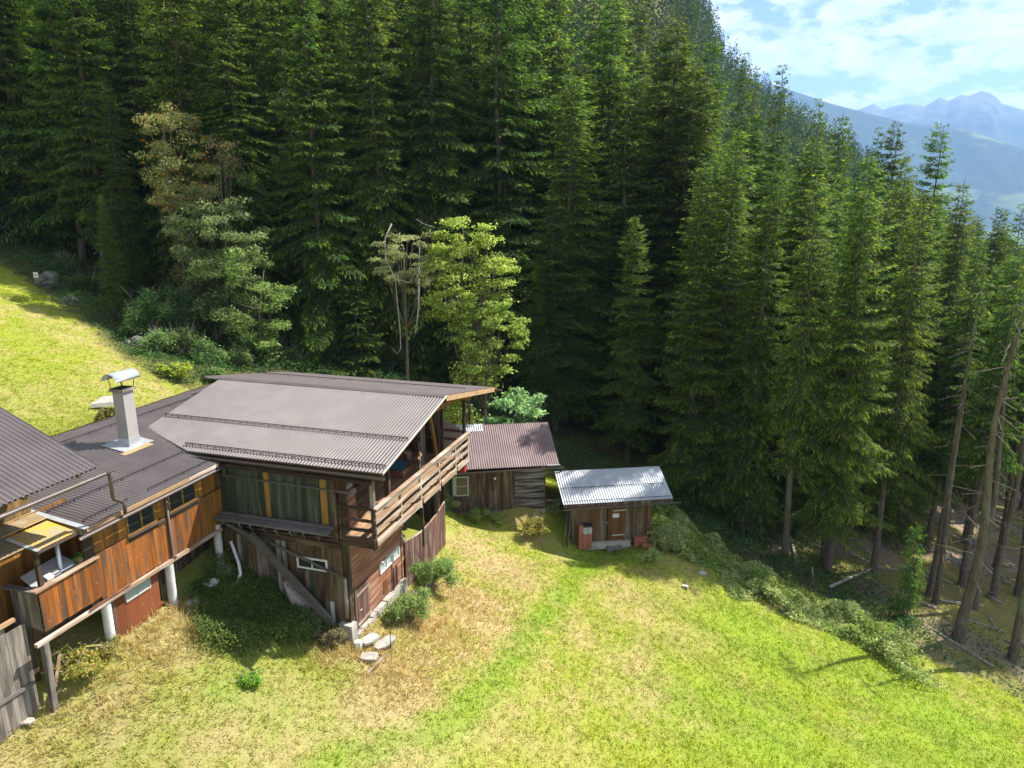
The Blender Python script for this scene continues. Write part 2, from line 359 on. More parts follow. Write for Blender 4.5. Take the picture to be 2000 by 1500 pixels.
M['roof_brown'] = plain('mauve_brown_sheet', (.125, .105, .108), .5, 0.0, .4, (.085, .07, .07), .8, .4, stripe=(1.6, 1.6, 1.6))
M['roof_hut'] = plain('plum_brown_sheet', (.15, .10, .105), .55, 0.0, .4, (.20, .15, .15), .9, .4)
M['roof_white'] = plain('pale_galvanised_sheet', (.38, .41, .46), .38, .25, .5, (.36, .38, .42), .7, .35)
M['galv'] = plain('galvanised_metal', (.52, .55, .58), .35, .5, .5, (.38, .40, .42), 2, .4)
M['gutter'] = plain('brown_metal_gutter', (.10, .075, .065), .4, .2, .5)
M['gutter_grey'] = plain('grey_brown_gutter', (.12, .10, .095), .45, .3, .5, (.18, .165, .155), 3, .4)
M['iron'] = plain('dark_iron', (.03, .028, .028), .5, .4, .5)
M['canopy_yellow'] = plain('lichen_yellow_sheet', (.58, .36, .03), .7, 0, .3, (.36, .30, .20), 2.6, .75)
M['canopy_dull'] = plain('weathered_olive_sheet', (.24, .18, .10), .7, 0, .3, (.33, .27, .20), 3, .4)
M['concrete'] = plain('aged_concrete', (.36, .34, .31), .9, 0, .2, (.22, .20, .17), 3.5, .5, .4)
M['render_grey'] = plain('smooth_grey_render', (.33, .315, .30), .85, 0, .25, (.25, .23, .22), 1.6, .4, .1)
M['stone'] = plain('pale_stone', (.40, .37, .34), .9, 0, .2, (.24, .22, .18), 4, .45, .6)
M['rock'] = plain('grey_rock', (.17, .165, .155), .9, 0, .2, (.09, .10, .07), 2.5, .5, .8)
M['white'] = plain('white_paint', (.72, .72, .69), .5, 0, .4)
M['white_pipe'] = plain('white_plastic_pipe', (.66, .68, .70), .4, 0, .5)
M['column'] = plain('whitewashed_column', (.52, .52, .50), .8, 0, .25, (.34, .34, .33), 3, .4)
M['teal'] = plain('green_window_frame', (.12, .22, .18), .6)
M['brick'] = plain('red_clay_brick', (.34, .125, .085), .85, 0, .2, (.26, .10, .07), 9, .4, .3)
M['paleblock'] = plain('pale_hollow_block', (.42, .43, .40), .85)
M['paper'] = plain('white_notice_sheet', (.62, .68, .68), .6)
M['blue_sheet'] = plain('blue_green_sheet', (.035, .17, .24), .4)
M['terracotta'] = plain('terracotta_pot', (.36, .17, .11), .8)
M['cream_panel'] = plain('mauve_beige_panel', (.42, .32, .29), .6)
M['pink'] = plain('pale_pink_plastic', (.55, .40, .38), .6)
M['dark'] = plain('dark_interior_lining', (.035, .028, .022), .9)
M['red'] = plain('red_paint', (.4, .04, .03), .5)
M['blue'] = plain('blue_print', (.05, .08, .35), .5)
M['curtain'] = plain('pale_curtain', (.45, .46, .42), .9)
m, n, l, b = newmat('window_glass'); b.inputs['Base Color'].default_value = (.025, .03, .032, 1); b.inputs['Roughness'].default_value = .06; b.inputs['Specular IOR Level'].default_value = .7; M['glass'] = m
m, n, l, b = newmat('pale_frosted_pane'); b.inputs['Base Color'].default_value = (.34, .40, .37, 1); b.inputs['Roughness'].default_value = .2; M['frost'] = m

# ------------------------------------------------------------------ ground colours
EDGE_PX = [(-900, 60), (-400, 290), (-150, 430), (0, 518), (60, 556), (110, 596), (180, 645), (250, 702), (310, 742), (380, 764), (470, 742), (560, 742), (700, 760), (830, 800), (960, 850),
           (1080, 930), (1130, 985), (1270, 1010), (1330, 1050), (1400, 1092), (1500, 1150), (1600, 1190), (1680, 1225), (1760, 1268), (1850, 1302), (1930, 1340), (2010, 1382), (2150, 1440), (2500, 1600)]
EDGE = []
for q in EDGE_PX:
    g_ = gnd(*q); EDGE.append((g_.x, g_.y))
_e = np.array(EDGE)
def edge_side(x, y):
    """signed distance to the meadow edge, positive inside the forest"""
    x = np.asarray(x, float).ravel(); y = np.asarray(y, float).ravel(); best = np.full(len(x), 1e9); sgn = np.ones(len(x))
    for i in range(len(_e) - 1):
        a, b = _e[i], _e[i + 1]; d = b - a; L2 = (d ** 2).sum() + 1e-9
        t = np.clip(((x - a[0]) * d[0] + (y - a[1]) * d[1]) / L2, 0, 1); qx = x - (a[0] + t * d[0]); qy = y - (a[1] + t * d[1]); ds = np.hypot(qx, qy)
        cr_ = d[0] * (y - a[1]) - d[1] * (x - a[0]); up_ = ds < best - 1e-6; best = np.where(up_, ds, best); sgn = np.where(up_, np.sign(cr_), sgn)
    return best * sgn
def splats(lst):
    out_ = []
    for px, py, r, a in lst:
        g_ = gnd(px, py); out_.append((g_.x, g_.y, r, a))
    return out_
DRY = splats([(900, 1190, 1.9, .95), (960, 1110, 1.5, .85), (860, 1240, 1.2, .9), (760, 1300, 1.3, .9), (760, 1400, 1.6, .85), (930, 1260, 1.2, .6), (1030, 1040, 1.0, .7), (1010, 1120, 1.3, .75), (1090, 1090, .7, .5), (330, 1215, .8, .95), (300, 1270, 1.0, .8), (200, 1400, 1.5, .7),
              (120, 1480, 1.5, .6), (560, 1340, 1.2, .45), (500, 1430, 1.4, .5), (1250, 1190, 1.5, .6), (1310, 1140, 1.0, .6), (1330, 1240, 1.3, .45), (1150, 1250, 1.2, .35), (1230, 1330, 1.4, .4), (1000, 1430, 1.2, .5), (1100, 1480, 1.2, .4), (1480, 1160, .9, .5), (700, 1270, 1.0, .9), (800, 1420, 1.3, .5),
              (640, 1440, 1.2, .4), (1330, 1100, 1.0, .4), (60, 790, 2.0, .3), (180, 660, 2, .3), (930, 1050, 1.2, .5), (1180, 1150, .8, .4)])
GRN = splats([(1130, 1100, 1.0, .9), (1180, 1075, 1.0, 1), (1240, 1085, .9, .8), (1090, 1160, .5, .8), (1060, 1205, .5, .8), (1025, 1250, .5, .8), (995, 1290, .55, .8), (965, 1330, .6, .8), (930, 1370, .7, .8), (880, 1420, .8, .8), (820, 1450, .9, .8), (740, 1480, 1, .8), (1700, 1330, 2.5, .6), (1850, 1420, 2.5, .7), (1500, 1260, 2.5, .6), (1500, 1420, 2.5, .6), (1350, 1380, 1.8, .5), (1750, 1480, 2, .6),
              (500, 1390, .8, .6), (440, 1370, .6, .9), (230, 1430, .8, .4), (940, 1010, .8, .5)])
WEED = splats([(490, 1190, 1.2, 1), (440, 1150, 1.0, .8), (560, 1205, 1.0, 1), (450, 1240, .8, .8), (520, 1150, 1.2, 1), (600, 1225, .6, .7), (1200, 1068, .8, .6)])
PATH = [gnd(*q) for q in ((1150, 1085), (1120, 1130), (1085, 1175), (1045, 1225), (1010, 1270), (970, 1320), (920, 1368), (860, 1415), (790, 1452), (700, 1485), (600, 1520))]
def path_d(x, y):
    b_ = np.full(len(x), 1e9)
    for p, q in zip(PATH[:-1], PATH[1:]):
        dx_, dy_ = q.x - p.x, q.y - p.y; t = np.clip(((x - p.x) * dx_ + (y - p.y) * dy_) / (dx_ ** 2 + dy_ ** 2), 0, 1); b_ = np.minimum(b_, np.hypot(x - p.x - t * dx_, y - p.y - t * dy_))
    return b_
def gsum(lst, x, y):
    o = np.zeros(len(x))
    for a, b, r, w in lst: o = np.maximum(o, w * np.exp(-((x - a) ** 2 + (y - b) ** 2) / (2 * r * r)))
    return o
def lin(c): return np.array(c)
def ground_colour(x, y):
    es = edge_side(x, y); nA = fbm(x, y, .45, 4); nB = fbm(x + 50, y - 20, 1.6, 4); nC = fbm(x - 9, y + 77, 4.5, 3)
    dry = gsum(DRY, x, y); grn = gsum(GRN, x, y); wd = gsum(WEED, x, y)
    base_dry = .10 - .018 * x; base_dry = np.clip(base_dry, -.18, .20)                       # lusher towards the open meadow
    farup = sstep(30, 40, y) * sstep(-10, -16, x); base_dry = base_dry * (1 - farup) + .08 * farup
    d = np.clip(base_dry + (nA - .5) * 1.3 + (nB - .5) * .9 + (nC - .5) * .9, 0, 1); d = np.clip(d * (1 - .97 * grn) + dry * (.95 + (nB - .5) * 1.6), 0, 1)[:, None]
    gcol = lin((.195, .265, .008)) * (1 - nC[:, None] * .7) + lin((.34, .35, .012)) * nC[:, None] * .7
    gcol = gcol * (1 - .55 * grn[:, None]) + lin((.15, .33, .018)) * .55 * grn[:, None]
    dcol = lin((.40, .32, .13)) * nB[:, None] + lin((.46, .33, .19)) * (1 - nB[:, None])
    c = gcol * (1 - d) + dcol * d
    olive = sstep(-1.0, -6, x)[:, None] * (1 - farup[:, None]) * .3; c = c * (1 - olive) + lin((.19, .22, .05)) * olive
    pd = path_d(x, y) + (nB - .5) * .7 + (nC - .5) * .3; pw = (1 - sstep(.15, .75, pd))[:, None] * .55; c = c * (1 - pw) + (lin((.17, .27, .008)) * (.8 + .4 * nC[:, None])) * pw
    pe = ((1 - sstep(.0, .35, np.abs(pd - .95))) * .2)[:, None]; c = c * (1 - pe) + dcol * pe
    w = np.clip(wd, 0, 1)[:, None]; c = c * (1 - w) + lin((.06, .11, .02)) * w
    mow = (np.sin((x * .35 + y * .94) * 2.4 + (nA - .5) * 5) * .5 + .5)[:, None] * sstep(2, 8, x)[:, None]
    c = c * (1 - .17 * mow)
    f = sstep(-.6, .8, es + (nB - .5) * 2.2)[:, None]
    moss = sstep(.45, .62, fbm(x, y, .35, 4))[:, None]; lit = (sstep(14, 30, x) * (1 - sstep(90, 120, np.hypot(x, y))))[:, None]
    fc = (lin((.085, .055, .032)) * (1 - lit) + lin((.32, .235, .18)) * lit) * (1 - moss) + (lin((.10, .11, .02)) * (1 - lit) + lin((.26, .22, .06)) * lit) * moss  # sunlight on the open right-hand floor painted in as a paler colour
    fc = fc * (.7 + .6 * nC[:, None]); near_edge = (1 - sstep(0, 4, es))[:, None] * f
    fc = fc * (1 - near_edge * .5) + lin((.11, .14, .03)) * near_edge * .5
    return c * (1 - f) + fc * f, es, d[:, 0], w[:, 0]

# ------------------------------------------------------------------ ground sheet (one grid, fine where it is near, coarse to the valley)
def lines(lo, hi, step, far_lo, far_hi, g=1.16):
    a = list(np.arange(lo, hi + 1e-6, step)); s = step; p = hi
    while p < far_hi: s *= g; p += s; a.append(p)
    s = step; p = lo; b = []
    while p > far_lo: s *= g; p -= s; b.append(p)
    return np.array(b[::-1] + a)
gx = lines(-36, 42, .26, -1400, 2600, 1.08); gy = lines(7, 62, .26, -250, 2200, 1.08)
GX, GY = np.meshgrid(gx, gy, indexing='xy'); fx_, fy_ = GX.ravel(), GY.ravel()
Z_ = Hall(fx_, fy_)
far = np.hypot(fx_, fy_ - 25)
Z_ = Z_ + (fbm(fx_, fy_, .9, 3) - .5) * .14 * (far < 80) + (fbm(fx_, fy_, 3.5, 2) - .5) * .07 * (far < 60)
# farther off the slope bends: steeper up the mountain, then down to the valley floor
Z_ = np.where(Z_ < -60, -60 - (np.abs(Z_) - 60) * 1.25, Z_); Z_ = np.maximum(Z_, -700)
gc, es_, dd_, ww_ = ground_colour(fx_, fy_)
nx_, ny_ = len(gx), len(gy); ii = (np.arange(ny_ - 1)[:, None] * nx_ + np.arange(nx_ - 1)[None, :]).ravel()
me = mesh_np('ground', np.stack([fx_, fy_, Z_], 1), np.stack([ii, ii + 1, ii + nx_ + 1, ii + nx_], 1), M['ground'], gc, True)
ground = tag(link('ground', me), kind='structure')
_Hold = H
def gz(x, y):
    return float(H(np.array([x]), np.array([y]))[0]) + float(((fbm(np.array([x]), np.array([y]), .9, 3) - .5) * .14)[0])

# ------------------------------------------------------------------ grass
def quads(cen, dirv, side, ln, wd, kite=True):
    """leaf shaped quads: base point, direction, side vector"""
    a = cen; b = cen + dirv * (ln * .45)[:, None] + side * (wd * .5)[:, None]; c = cen + dirv * ln[:, None]; d = cen + dirv * (ln * .45)[:, None] - side * (wd * .5)[:, None]
    V = np.stack([a, b, c, d], 1).reshape(-1, 3); m = len(cen); F = np.arange(m * 4).reshape(m, 4); return V, F
def unit(v): return v / (np.linalg.norm(v, axis=-1, keepdims=True) + 1e-9)
def blocked(x, y):
    """inside a building's footprint"""
    ax = x - P0.x; ay = y - P0.y; s = ax * U.x + ay * U.y; t = ax * V_.x + ay * V_.y
    r = ((s > 0) & (s < 10) & (t > 0) & (t < 9)) | ((s > -7.2) & (s < 9) & (t > 4.9) & (t < 10.2)) | ((s > -16) & (s < -6) & (t > 5.4) & (t < 16))
    bx = x - S0.x; by = y - S0.y; p = bx * U2.x + by * U2.y; q = bx * N2.x + by * N2.y; r |= (p > 0) & (p < 4.24) & (q > 0) & (q < 3.3)
    bx = x - H0.x; by = y - H0.y; p = bx * U2.x + by * U2.y; q = bx * N2.x + by * N2.y; r |= (p > -5) & (p < 0) & (q > 0) & (q < 5)
    return r
def in_view(x, y, z, m=60):
    cp, sp = math.cos(PITCH), math.sin(PITCH); zz = z - CAMZ; dep = y * cp - zz * sp; up_ = y * sp + zz * cp
    px = 1000 + F_PX * x / dep; py = 750 - F_PX * up_ / dep
    return (dep > 1) & (px > -m) & (px < 2000 + m) & (py > -m) & (py < 1500 + m)
def scatter(n, x0, x1, y0, y1):
    x = rng.uniform(x0, x1, n); y = rng.uniform(y0, y1, n); return x, y
NG = 210000
x, y = scatter(NG, -38, 30, 9, 50); z = H(x, y) + (fbm(x, y, .9, 3) - .5) * .14 + (fbm(x, y, 3.5, 2) - .5) * .07
dist = np.hypot(x, y); keep = in_view(x, y, z) & ~blocked(x, y) & (rng.random(NG) < np.clip(30 / dist, 0, 1) ** 1.5)
x, y, z = x[keep], y[keep], z[keep]; c, es, dr, wd = ground_colour(x, y); k2 = es < .5; x, y, z, c, dr, wd = x[k2], y[k2], z[k2], c[k2], dr[k2], wd[k2]
tall = np.clip(gsum(splats([(850, 1230, 1.2, 1), (900, 1180, 1.2, .6), (760, 1290, 1.2, 1), (330, 1215, .9, 1), (270, 1290, 1.2, .8), (700, 1280, .8, 1), (220, 1330, 1.2, .6), (650, 1290, .7, .8), (100, 1420, 1, .5)]), x, y), 0, 1)
nb = 5; X = np.repeat(x, nb); Y = np.repeat(y, nb); Zz = np.repeat(z, nb); C = np.repeat(c, nb, 0); T = np.repeat(tall, nb); D_ = np.repeat(dr, nb); Wd = np.repeat(wd, nb); m_ = len(X)
ang = rng.uniform(0, 2 * np.pi, m_); ti = rng.uniform(.3, 1.2, m_); dirv = unit(np.stack([np.cos(ang) * ti, np.sin(ang) * ti, np.ones(m_)], 1)); side = unit(np.stack([-np.sin(ang), np.cos(ang), rng.normal(0, .3, m_)], 1))
ln = rng.uniform(.05, .12, m_) * (1 + 2.6 * T + 1.0 * Wd) ; wdt = rng.uniform(.018, .034, m_) * (1 + .9 * Wd)
cen = np.stack([X + rng.normal(0, .05, m_), Y + rng.normal(0, .05, m_), Zz - .015], 1)
Vq, Fq = quads(cen, dirv, side, ln, wdt)
var = rng.uniform(.62, 1.4, (m_, 1)); Cq = np.clip(C * var + (T * .6)[:, None] * (lin((.50, .35, .17)) - C), 0.005, .9)
tag(link('grass', mesh_np('grass', Vq, Fq, M['grass'], np.repeat(Cq, 4, 0))), kind='stuff', label='short mown meadow grass mixed with dry straw coloured tufts')

# ------------------------------------------------------------------ building pieces
def corr(parent, name, mat, c0, c1, low, high, hfun, pitch=.105, amp=.021, across='t', skin=.004, ny=1):
    """corrugated sheet; ribs run up the slope. across = coordinate counted along the eave; low(c)/high(c) give the run of the slope"""
    n = max(2, int(round((c1 - c0) / pitch * 6))); V = []; F = []
    cs = [c0 + (c1 - c0) * i / n for i in range(n + 1)]
    for c in cs:
        w = amp * math.cos(2 * math.pi * (c - c0) / pitch); a, b_ = low(c), high(c)
        for k in range(ny + 1):
            r = a + (b_ - a) * k / ny; z = hfun(r) + w
            V.append((r, c, z) if across == 't' else (c, r, z))
    m_ = ny + 1
    for i in range(n):
        for k in range(ny):
            q = i * m_ + k; F.append((q, q + 1, q + m_ + 1, q + m_) if across == 't' else (q, q + m_, q + m_ + 1, q + 1))
    o = link(name, pydata(name, V, F, mat, True), parent); return o

def boards(parent, axis, const, a0, a1, z0, z1, w, mat, th=.024, out=1, name='board', gap=.006, skip=None, zlo=None, zhi=None, jit=.004, every=None):
    """vertical boards side by side on a wall. axis 's': wall at s=const runs along t; axis 't': wall at t=const runs along s"""
    a = a0; k = 0
    while a < a1 - .02:
        ww = min(w * random.uniform(.82, 1.15), a1 - a); m_ = a + ww / 2
        lo = zlo(m_) if zlo else z0; hi = zhi(m_) if zhi else z1; lo += random.uniform(-.02, .02)
        segs = [(lo, hi)]
        if skip:
            for (b0, b1, y0, y1) in skip:
                if b0 < m_ < b1:
                    ns = []
                    for (p, q) in segs:
                        if y0 > p: ns.append((p, min(q, y0)))
                        if y1 < q: ns.append((max(p, y1), q))
                    segs = [x_ for x_ in ns if x_[1] - x_[0] > .03]
        t_ = th + random.uniform(0, .012)
        for (p, q) in segs:
            c0_, c1_ = (const - t_, const) if out < 0 else (const, const + t_)
            bb = (c0_, c1_, a + gap / 2, a + ww - gap / 2, p, q) if axis == 's' else (a + gap / 2, a + ww - gap / 2, c0_, c1_, p, q)
            box(parent, name, bb, every(m_, p) if every else mat, 0)
        a += ww; k += 1

def planks(parent, axis, const, a0, a1, z0, z1, w, mat, th=.024, out=1, name='plank', gap=.006, skip=None, join=2.6):
    z = z0
    while z < z1 - .03:
        ww = min(w * random.uniform(.9, 1.1), z1 - z); segs = [(a0, a1)]; zm = z + ww / 2
        if skip:
            for (b0, b1, y0, y1) in skip:
                if y0 < zm < y1:
                    ns = []
                    for (p, q) in segs:
                        if b0 > p: ns.append((p, min(q, b0)))
                        if b1 < q: ns.append((max(p, b1), q))
                    segs = ns
        for (p, q) in segs:
            cut = [p]
            while q - cut[-1] > join * 1.2: cut.append(cut[-1] + join * random.uniform(.6, 1))
            cut.append(q)
            for i in range(len(cut) - 1):
                t_ = th + random.uniform(0, .014); c0_, c1_ = (const - t_, const) if out < 0 else (const, const + t_)
                bb = (c0_, c1_, cut[i] + .002, cut[i + 1] - .002, z + gap / 2, z + ww - gap / 2) if axis == 's' else (cut[i] + .002, cut[i + 1] - .002, c0_, c1_, z + gap / 2, z + ww - gap / 2)
                if cut[i + 1] - cut[i] > .02: box(parent, name, bb, mat)
        z += ww

def window(parent, axis, const, a0, a1, z0, z1, out, fmat, gmat, bars=1, fw=.05, cross=0, sill=True, name='window', curtain=False, smat=None):
    """frame is the part's own mesh, panes and sill are sub-parts"""
    m_ = MB(); d0, d1 = (const - .05, const + .02) if out < 0 else (const - .02, const + .05)
    def bx(a, b_, c, d, e0=d0, e1=d1, mb=m_):
        if axis == 's': mb.box(e0, e1, a, b_, c, d)
        else: mb.box(a, b_, e0, e1, c, d)
    bx(a0, a0 + fw, z0, z1); bx(a1 - fw, a1, z0, z1); bx(a0 + fw, a1 - fw, z0, z0 + fw); bx(a0 + fw, a1 - fw, z1 - fw, z1)
    n = bars + 1; W_ = (a1 - a0 - 2 * fw) / n
    for i in range(1, n): bx(a0 + fw + W_ * i - fw * .35, a0 + fw + W_ * i + fw * .35, z0 + fw, z1 - fw)
    if cross: bx(a0 + fw, a1 - fw, (z0 + z1) / 2 - .015, (z0 + z1) / 2 + .015, d0 + .012, d1 - .012)
    f = m_.build(name, fmat, parent)
    for i in range(n):
        g_ = MB(); bx(a0 + fw + W_ * i + (fw * .35 if i else 0), a0 + fw + W_ * (i + 1) - (fw * .35 if i < n - 1 else 0), z0 + fw, z1 - fw, const - .006, const + .006, g_); g_.build('pane', gmat, f)
    if curtain:
        g_ = MB(); e = const + (.05 if out < 0 else -.05)
        for i in range(10):
            a = a0 + fw + (a1 - a0 - 2 * fw) * i / 10; bx(a, a + (a1 - a0) * .06, z0 + fw, z1 - fw, e - .01, e + .01 + .01 * (i % 2), g_)
        g_.build('curtain', M['curtain'], f)
    if sill:
        g_ = MB(); e0, e1 = (const - .13, const + .02) if out < 0 else (const - .02, const + .13)
        bx(a0 - .05, a1 + .05, z0 - .045, z0 - .004, e0, e1, g_); g_.build('sill', smat or fmat, f)
    return f

def snow_guard(parent, pts, z_off=.07, mat=None, rod=.011, step=.30, lattice=True, name='snow_guard'):
    """two rods on brackets lying across a roof slope. pts = two end points"""
    a, b_ = Vector(pts[0]), Vector(pts[1]); ln = (b_ - a).length; d = (b_ - a) / ln; m_ = MB(); up = Vector((0, 0, 1))
    m_.bar(a + up * z_off, b_ + up * z_off, rod * 2, rod * 2)
    if lattice: m_.bar(a + up * z_off * .45, b_ + up * z_off * .45, rod * 1.6, rod * 1.6)
    n = int(ln / step)
    for i in range(n + 1):
        p = a + d * (ln * i / n); m_.bar(p - up * .01, p + up * (z_off + .015), .018, .012, d)
    if lattice:
        k = int(ln / .1)
        for i in range(k):
            p = a + d * (ln * i / k); q = a + d * (ln * (i + .5) / k); m_.bar(p + up * z_off * .45, q + up * z_off, .010, .010)
    return m_.build(name, mat or M['iron'], parent)

def gutter(parent, p, q, r, mat, name='gutter'):
    """half-round trough from p to q"""
    p, q = Vector(p), Vector(q); d = (q - p).normalized(); sd = d.cross(Vector((0, 0, 1))).normalized(); V = []; F = []; n = 8
    for e in (p, q):
        for rr in (r, r * .86):
            for k in range(n + 1):
                an = math.pi + math.pi * k / n; V.append(tuple(e + sd * math.cos(an) * rr + Vector((0, 0, 1)) * math.sin(an) * rr))
    m1 = n + 1
    for k in range(n):
        F.append((k, k + 1, 2 * m1 + k + 1, 2 * m1 + k)); F.append((m1 + k, 3 * m1 + k, 3 * m1 + k + 1, m1 + k + 1))
        F.append((k, m1 + k, m1 + k + 1, k + 1)); F.append((2 * m1 + k, 2 * m1 + k + 1, 3 * m1 + k + 1, 3 * m1 + k))
    F += [(0, 2 * m1, 3 * m1, m1), (n, m1 + n, 3 * m1 + n, 2 * m1 + n)]
    return link(name, pydata(name, V, F, mat), parent)

# ================================================================== FARMHOUSE with the big brown roof
FH = tag(empty('farmhouse', P0, FRZ), 'large wooden farmhouse with wide mauve brown corrugated roof and long gable balcony', 'farmhouse')
RS0, RH0, RS1, RH1, RS2, RH2 = -.18, 6.27, 5.22, 7.455, 11.05, 6.39
hf = lambda s: RH0 + (s - RS0) * (RH1 - RH0) / (RS1 - RS0)
hb_ = lambda s: RH1 + (s - RS1) * (RH2 - RH1) / (RS2 - RS1)
TG = -1.60
def lowf(t):
    if t <= 5.86: return RS0
    return RS0 + (t - 5.86) / (8.60 - 5.86) * (.93 - RS0)
corr(FH, 'roof_sheet', M['roof_brown'], TG, 8.62, lowf, lambda t: RS1, hf, .125, .024)
corr(FH, 'roof_sheet', M['roof_brown'], TG, 9.6, lambda t: RS1 + .004, lambda t: RS2, hb_)
MB().poly([(RS1 - .16, TG, hf(RS1 - .16) + .022), (RS1, TG, RH1 + .045), (RS1 + .16, TG, hb_(RS1 + .16) + .022), (RS1, TG, RH1 + .02)], (0, 10.9, 0)).build('ridge_cap', M['roof_brown'], FH)
# roof deck under the sheets
MB().poly([(RS0 + .06, TG + .03, hf(RS0 + .06) - .03), (RS1, TG + .03, RH1 - .03), (RS1, 8.55, RH1 - .03), (.98, 8.55, hf(.98) - .03), (RS0 + .06, 5.84, hf(RS0 + .06) - .03)], (0, 0, -.035)).build('roof_deck', M['deck'], FH)
MB().poly([(RS1, TG + .03, RH1 - .03), (RS2 - .06, TG + .03, hb_(RS2 - .06) - .03), (RS2 - .06, 9.5, hb_(RS2 - .06) - .03), (RS1, 9.5, RH1 - .03)], (0, 0, -.035)).build('roof_deck', M['deck'], FH)
# gable verge boards
beam(FH, 'verge_board', (RS0, TG - .012, hf(RS0) - .035), (RS1 - .01, TG - .012, RH1 - .035), .022, .085, M['fascia'])
beam(FH, 'verge_strip', (RS0, TG - .03, hf(RS0) + .012), (RS1, TG - .03, RH1 + .012), .05, .012, M['white'])
beam(FH, 'verge_board', (RS1 + .01, TG - .012, RH1 - .10), (RS2, TG - .012, RH2 - .10), .022, .20, M['fascia'])
beam(FH, 'verge_board', (.95, 8.62, hf(.95) - .02), (RS1, 8.62, RH1 - .02), .02, .05, M['galv'])
beam(FH, 'eave_trim', (RS0 - .012, TG, RH0 - .02), (RS0 - .012, 5.86, RH0 - .02), .02, .05, M['gutter'])
gutter(FH, (RS0 - .10, TG - .12, 6.16), (RS0 - .10, 5.9, 6.16), .075, M['gutter'])
gutter(FH, (RS2 + .08, TG - .35, 6.30), (RS2 + .08, 9.4, 6.30), .07, M['gutter_grey'])
snow_guard(FH, [(1.87, TG + .05, hf(1.87)), (1.87, 8.6, hf(1.87))], .10)
snow_guard(FH, [(.14, TG + .04, hf(.14)), (.14, 6.2, hf(.14))], .10)
snow_guard(FH, [(8.6, TG + .5, hb_(8.6)), (8.6, 9.3, hb_(8.6))], .07, lattice=False, step=.8)
# rafters and purlins under the roof
for t in (-1.45, -.35, .75, 1.85, 2.95, 4.05, 5.15, 6.3, 7.5):
    if t > 5: beam(FH, 'rafter', (1.2, t, hf(1.2) - .13), (RS1, t, RH1 - .13), .10, .14, M['dark_rail'])
    else: beam(FH, 'rafter', (RS0 + .1, t, hf(RS0 + .1) - .13), (RS1, t, RH1 - .13), .10, .14, M['dark_rail'])
    beam(FH, 'rafter', (RS1, t, RH1 - .13), (RS2 - .15, t, hb_(RS2 - .15) - .13), .10, .14, M['dark_rail'])
for s, h in ((.02, hf(.02) - .28), (5.22, 7.10), (8.3, hb_(8.3) - .30)):
    beam(FH, 'purlin', (s, TG + .15, h), (s, 8.5 if s > 1 else 4.85, h), .17, .20, M['dark_rail'] if s < 1 else M['ochre_post'])
# gable: posts, braces, tie
for s, m_ in ((.07, 'dark_board'),):
    beam(FH, 'post', (s, .02, 0.05), (s, .02, 6.02), .20, .20, M[m_], (1, 0, 0))
for s, mt in ((3.2, 'dark_board'), (6.25, 'grey_board'), (6.45, 'long_board'), (8.0, 'dark_board')):
    top = (hf(s) if s < RS1 else hb_(s)) - .2
    beam(FH, 'post', (s, .0, 3.7), (s, .0, top), .18, .18, M[mt], (1, 0, 0))
beam(FH, 'brace', (7.05, -.03, 6.55), (7.9, -.03, 3.75), .15, .10, M['ochre_post'], (0, 1, 0))
beam(FH, 'brace', (5.9, .0, 6.9), (6.25, .0, 5.0), .12, .10, M['dark_rail'], (0, 1, 0))
beam(FH, 'post', (.10, -1.06, 3.70), (.10, -1.06, 6.05), .13, .13, M['grey_board'], (1, 0, 0))
beam(FH, 'post', (8.5, -1.06, 3.70), (8.5, -1.06, 6.70), .12, .12, M['dark_board'], (1, 0, 0))
beam(FH, 'tie_beam', (5.3, -1.06, 6.85), (8.9, -1.06, 6.62), .12, .20, M['orange_upper'])
beam(FH, 'tie_beam', (8.0, -1.4, 6.66), (8.0, 5, 6.66), .16, .18, M['orange_upper'])
# balcony: floor planks, joists, rails
z = 3.70
for i in range(7): box(FH, 'floor_plank', (-.02, 8.75, -1.16 + i * .17, -1.16 + i * .17 + .163, z - .035, z), M['deck'])
for i in range(26):
    t0_ = .04 + i * .19
    if t0_ < 4.7: box(FH, 'floor_plank', (.04, 8.75, t0_, t0_ + .183, z - .035, z), M['deck'] if i < 14 else M['dark_board'])
for s in (.02, 1.3, 2.6, 3.95, 5.4, 6.9, 8.6): beam(FH, 'joist', (s, -1.18, 3.58), (s, 4.6, 3.58), .12, .15, M['dark_rail'])
def rail(a, b_, m_, w=.035, h=.13): beam(FH, 'rail', a, b_, w, h, M[m_])
beam(FH, 'handrail', (-.06, -1.19, 4.93), (8.72, -1.19, 4.90), .17, .045, M['rail'])
rail((-.04, -1.21, 4.80), (8.7, -1.21, 4.77), 'rail', .03, .12)
rail((-.02, -1.21, 4.47), (8.72, -1.21, 4.45), 'rail', .035, .13)
rail((.0, -1.21, 4.15), (8.72, -1.21, 4.12), 'rail', .035, .13)
for a, b_ in ((0, 3.55), (3.72, 5.35), (5.5, 7.1), (7.25, 8.6)): rail((a, -1.22, 3.72), (b_, -1.22, 3.70), 'rail', .045, .22)
for s in (.0, 1.95, 3.64, 5.43, 7.17, 8.68): beam(FH, 'baluster_post', (s, -1.13, 3.45), (s, -1.13, 4.88), .10, .09, M['dark_rail'] if s < 1 else M['rail'], (1, 0, 0))
for h, hh in ((4.93, .10), (4.50, .10), (4.16, .11)): beam(FH, 'rail', (-.07, .22, h), (-.07, -1.17, h), .05, hh, M['dark_rail'])
beam(FH, 'rail', (-.08, -.05, 3.78), (-.08, -1.2, 3.76), .06, .27, M['dark_rail'])
beam(FH, 'baluster_post', (-.03, .10, 3.7), (-.03, .10, 4.9), .05, .05, M['plum_board'], (1, 0, 0))
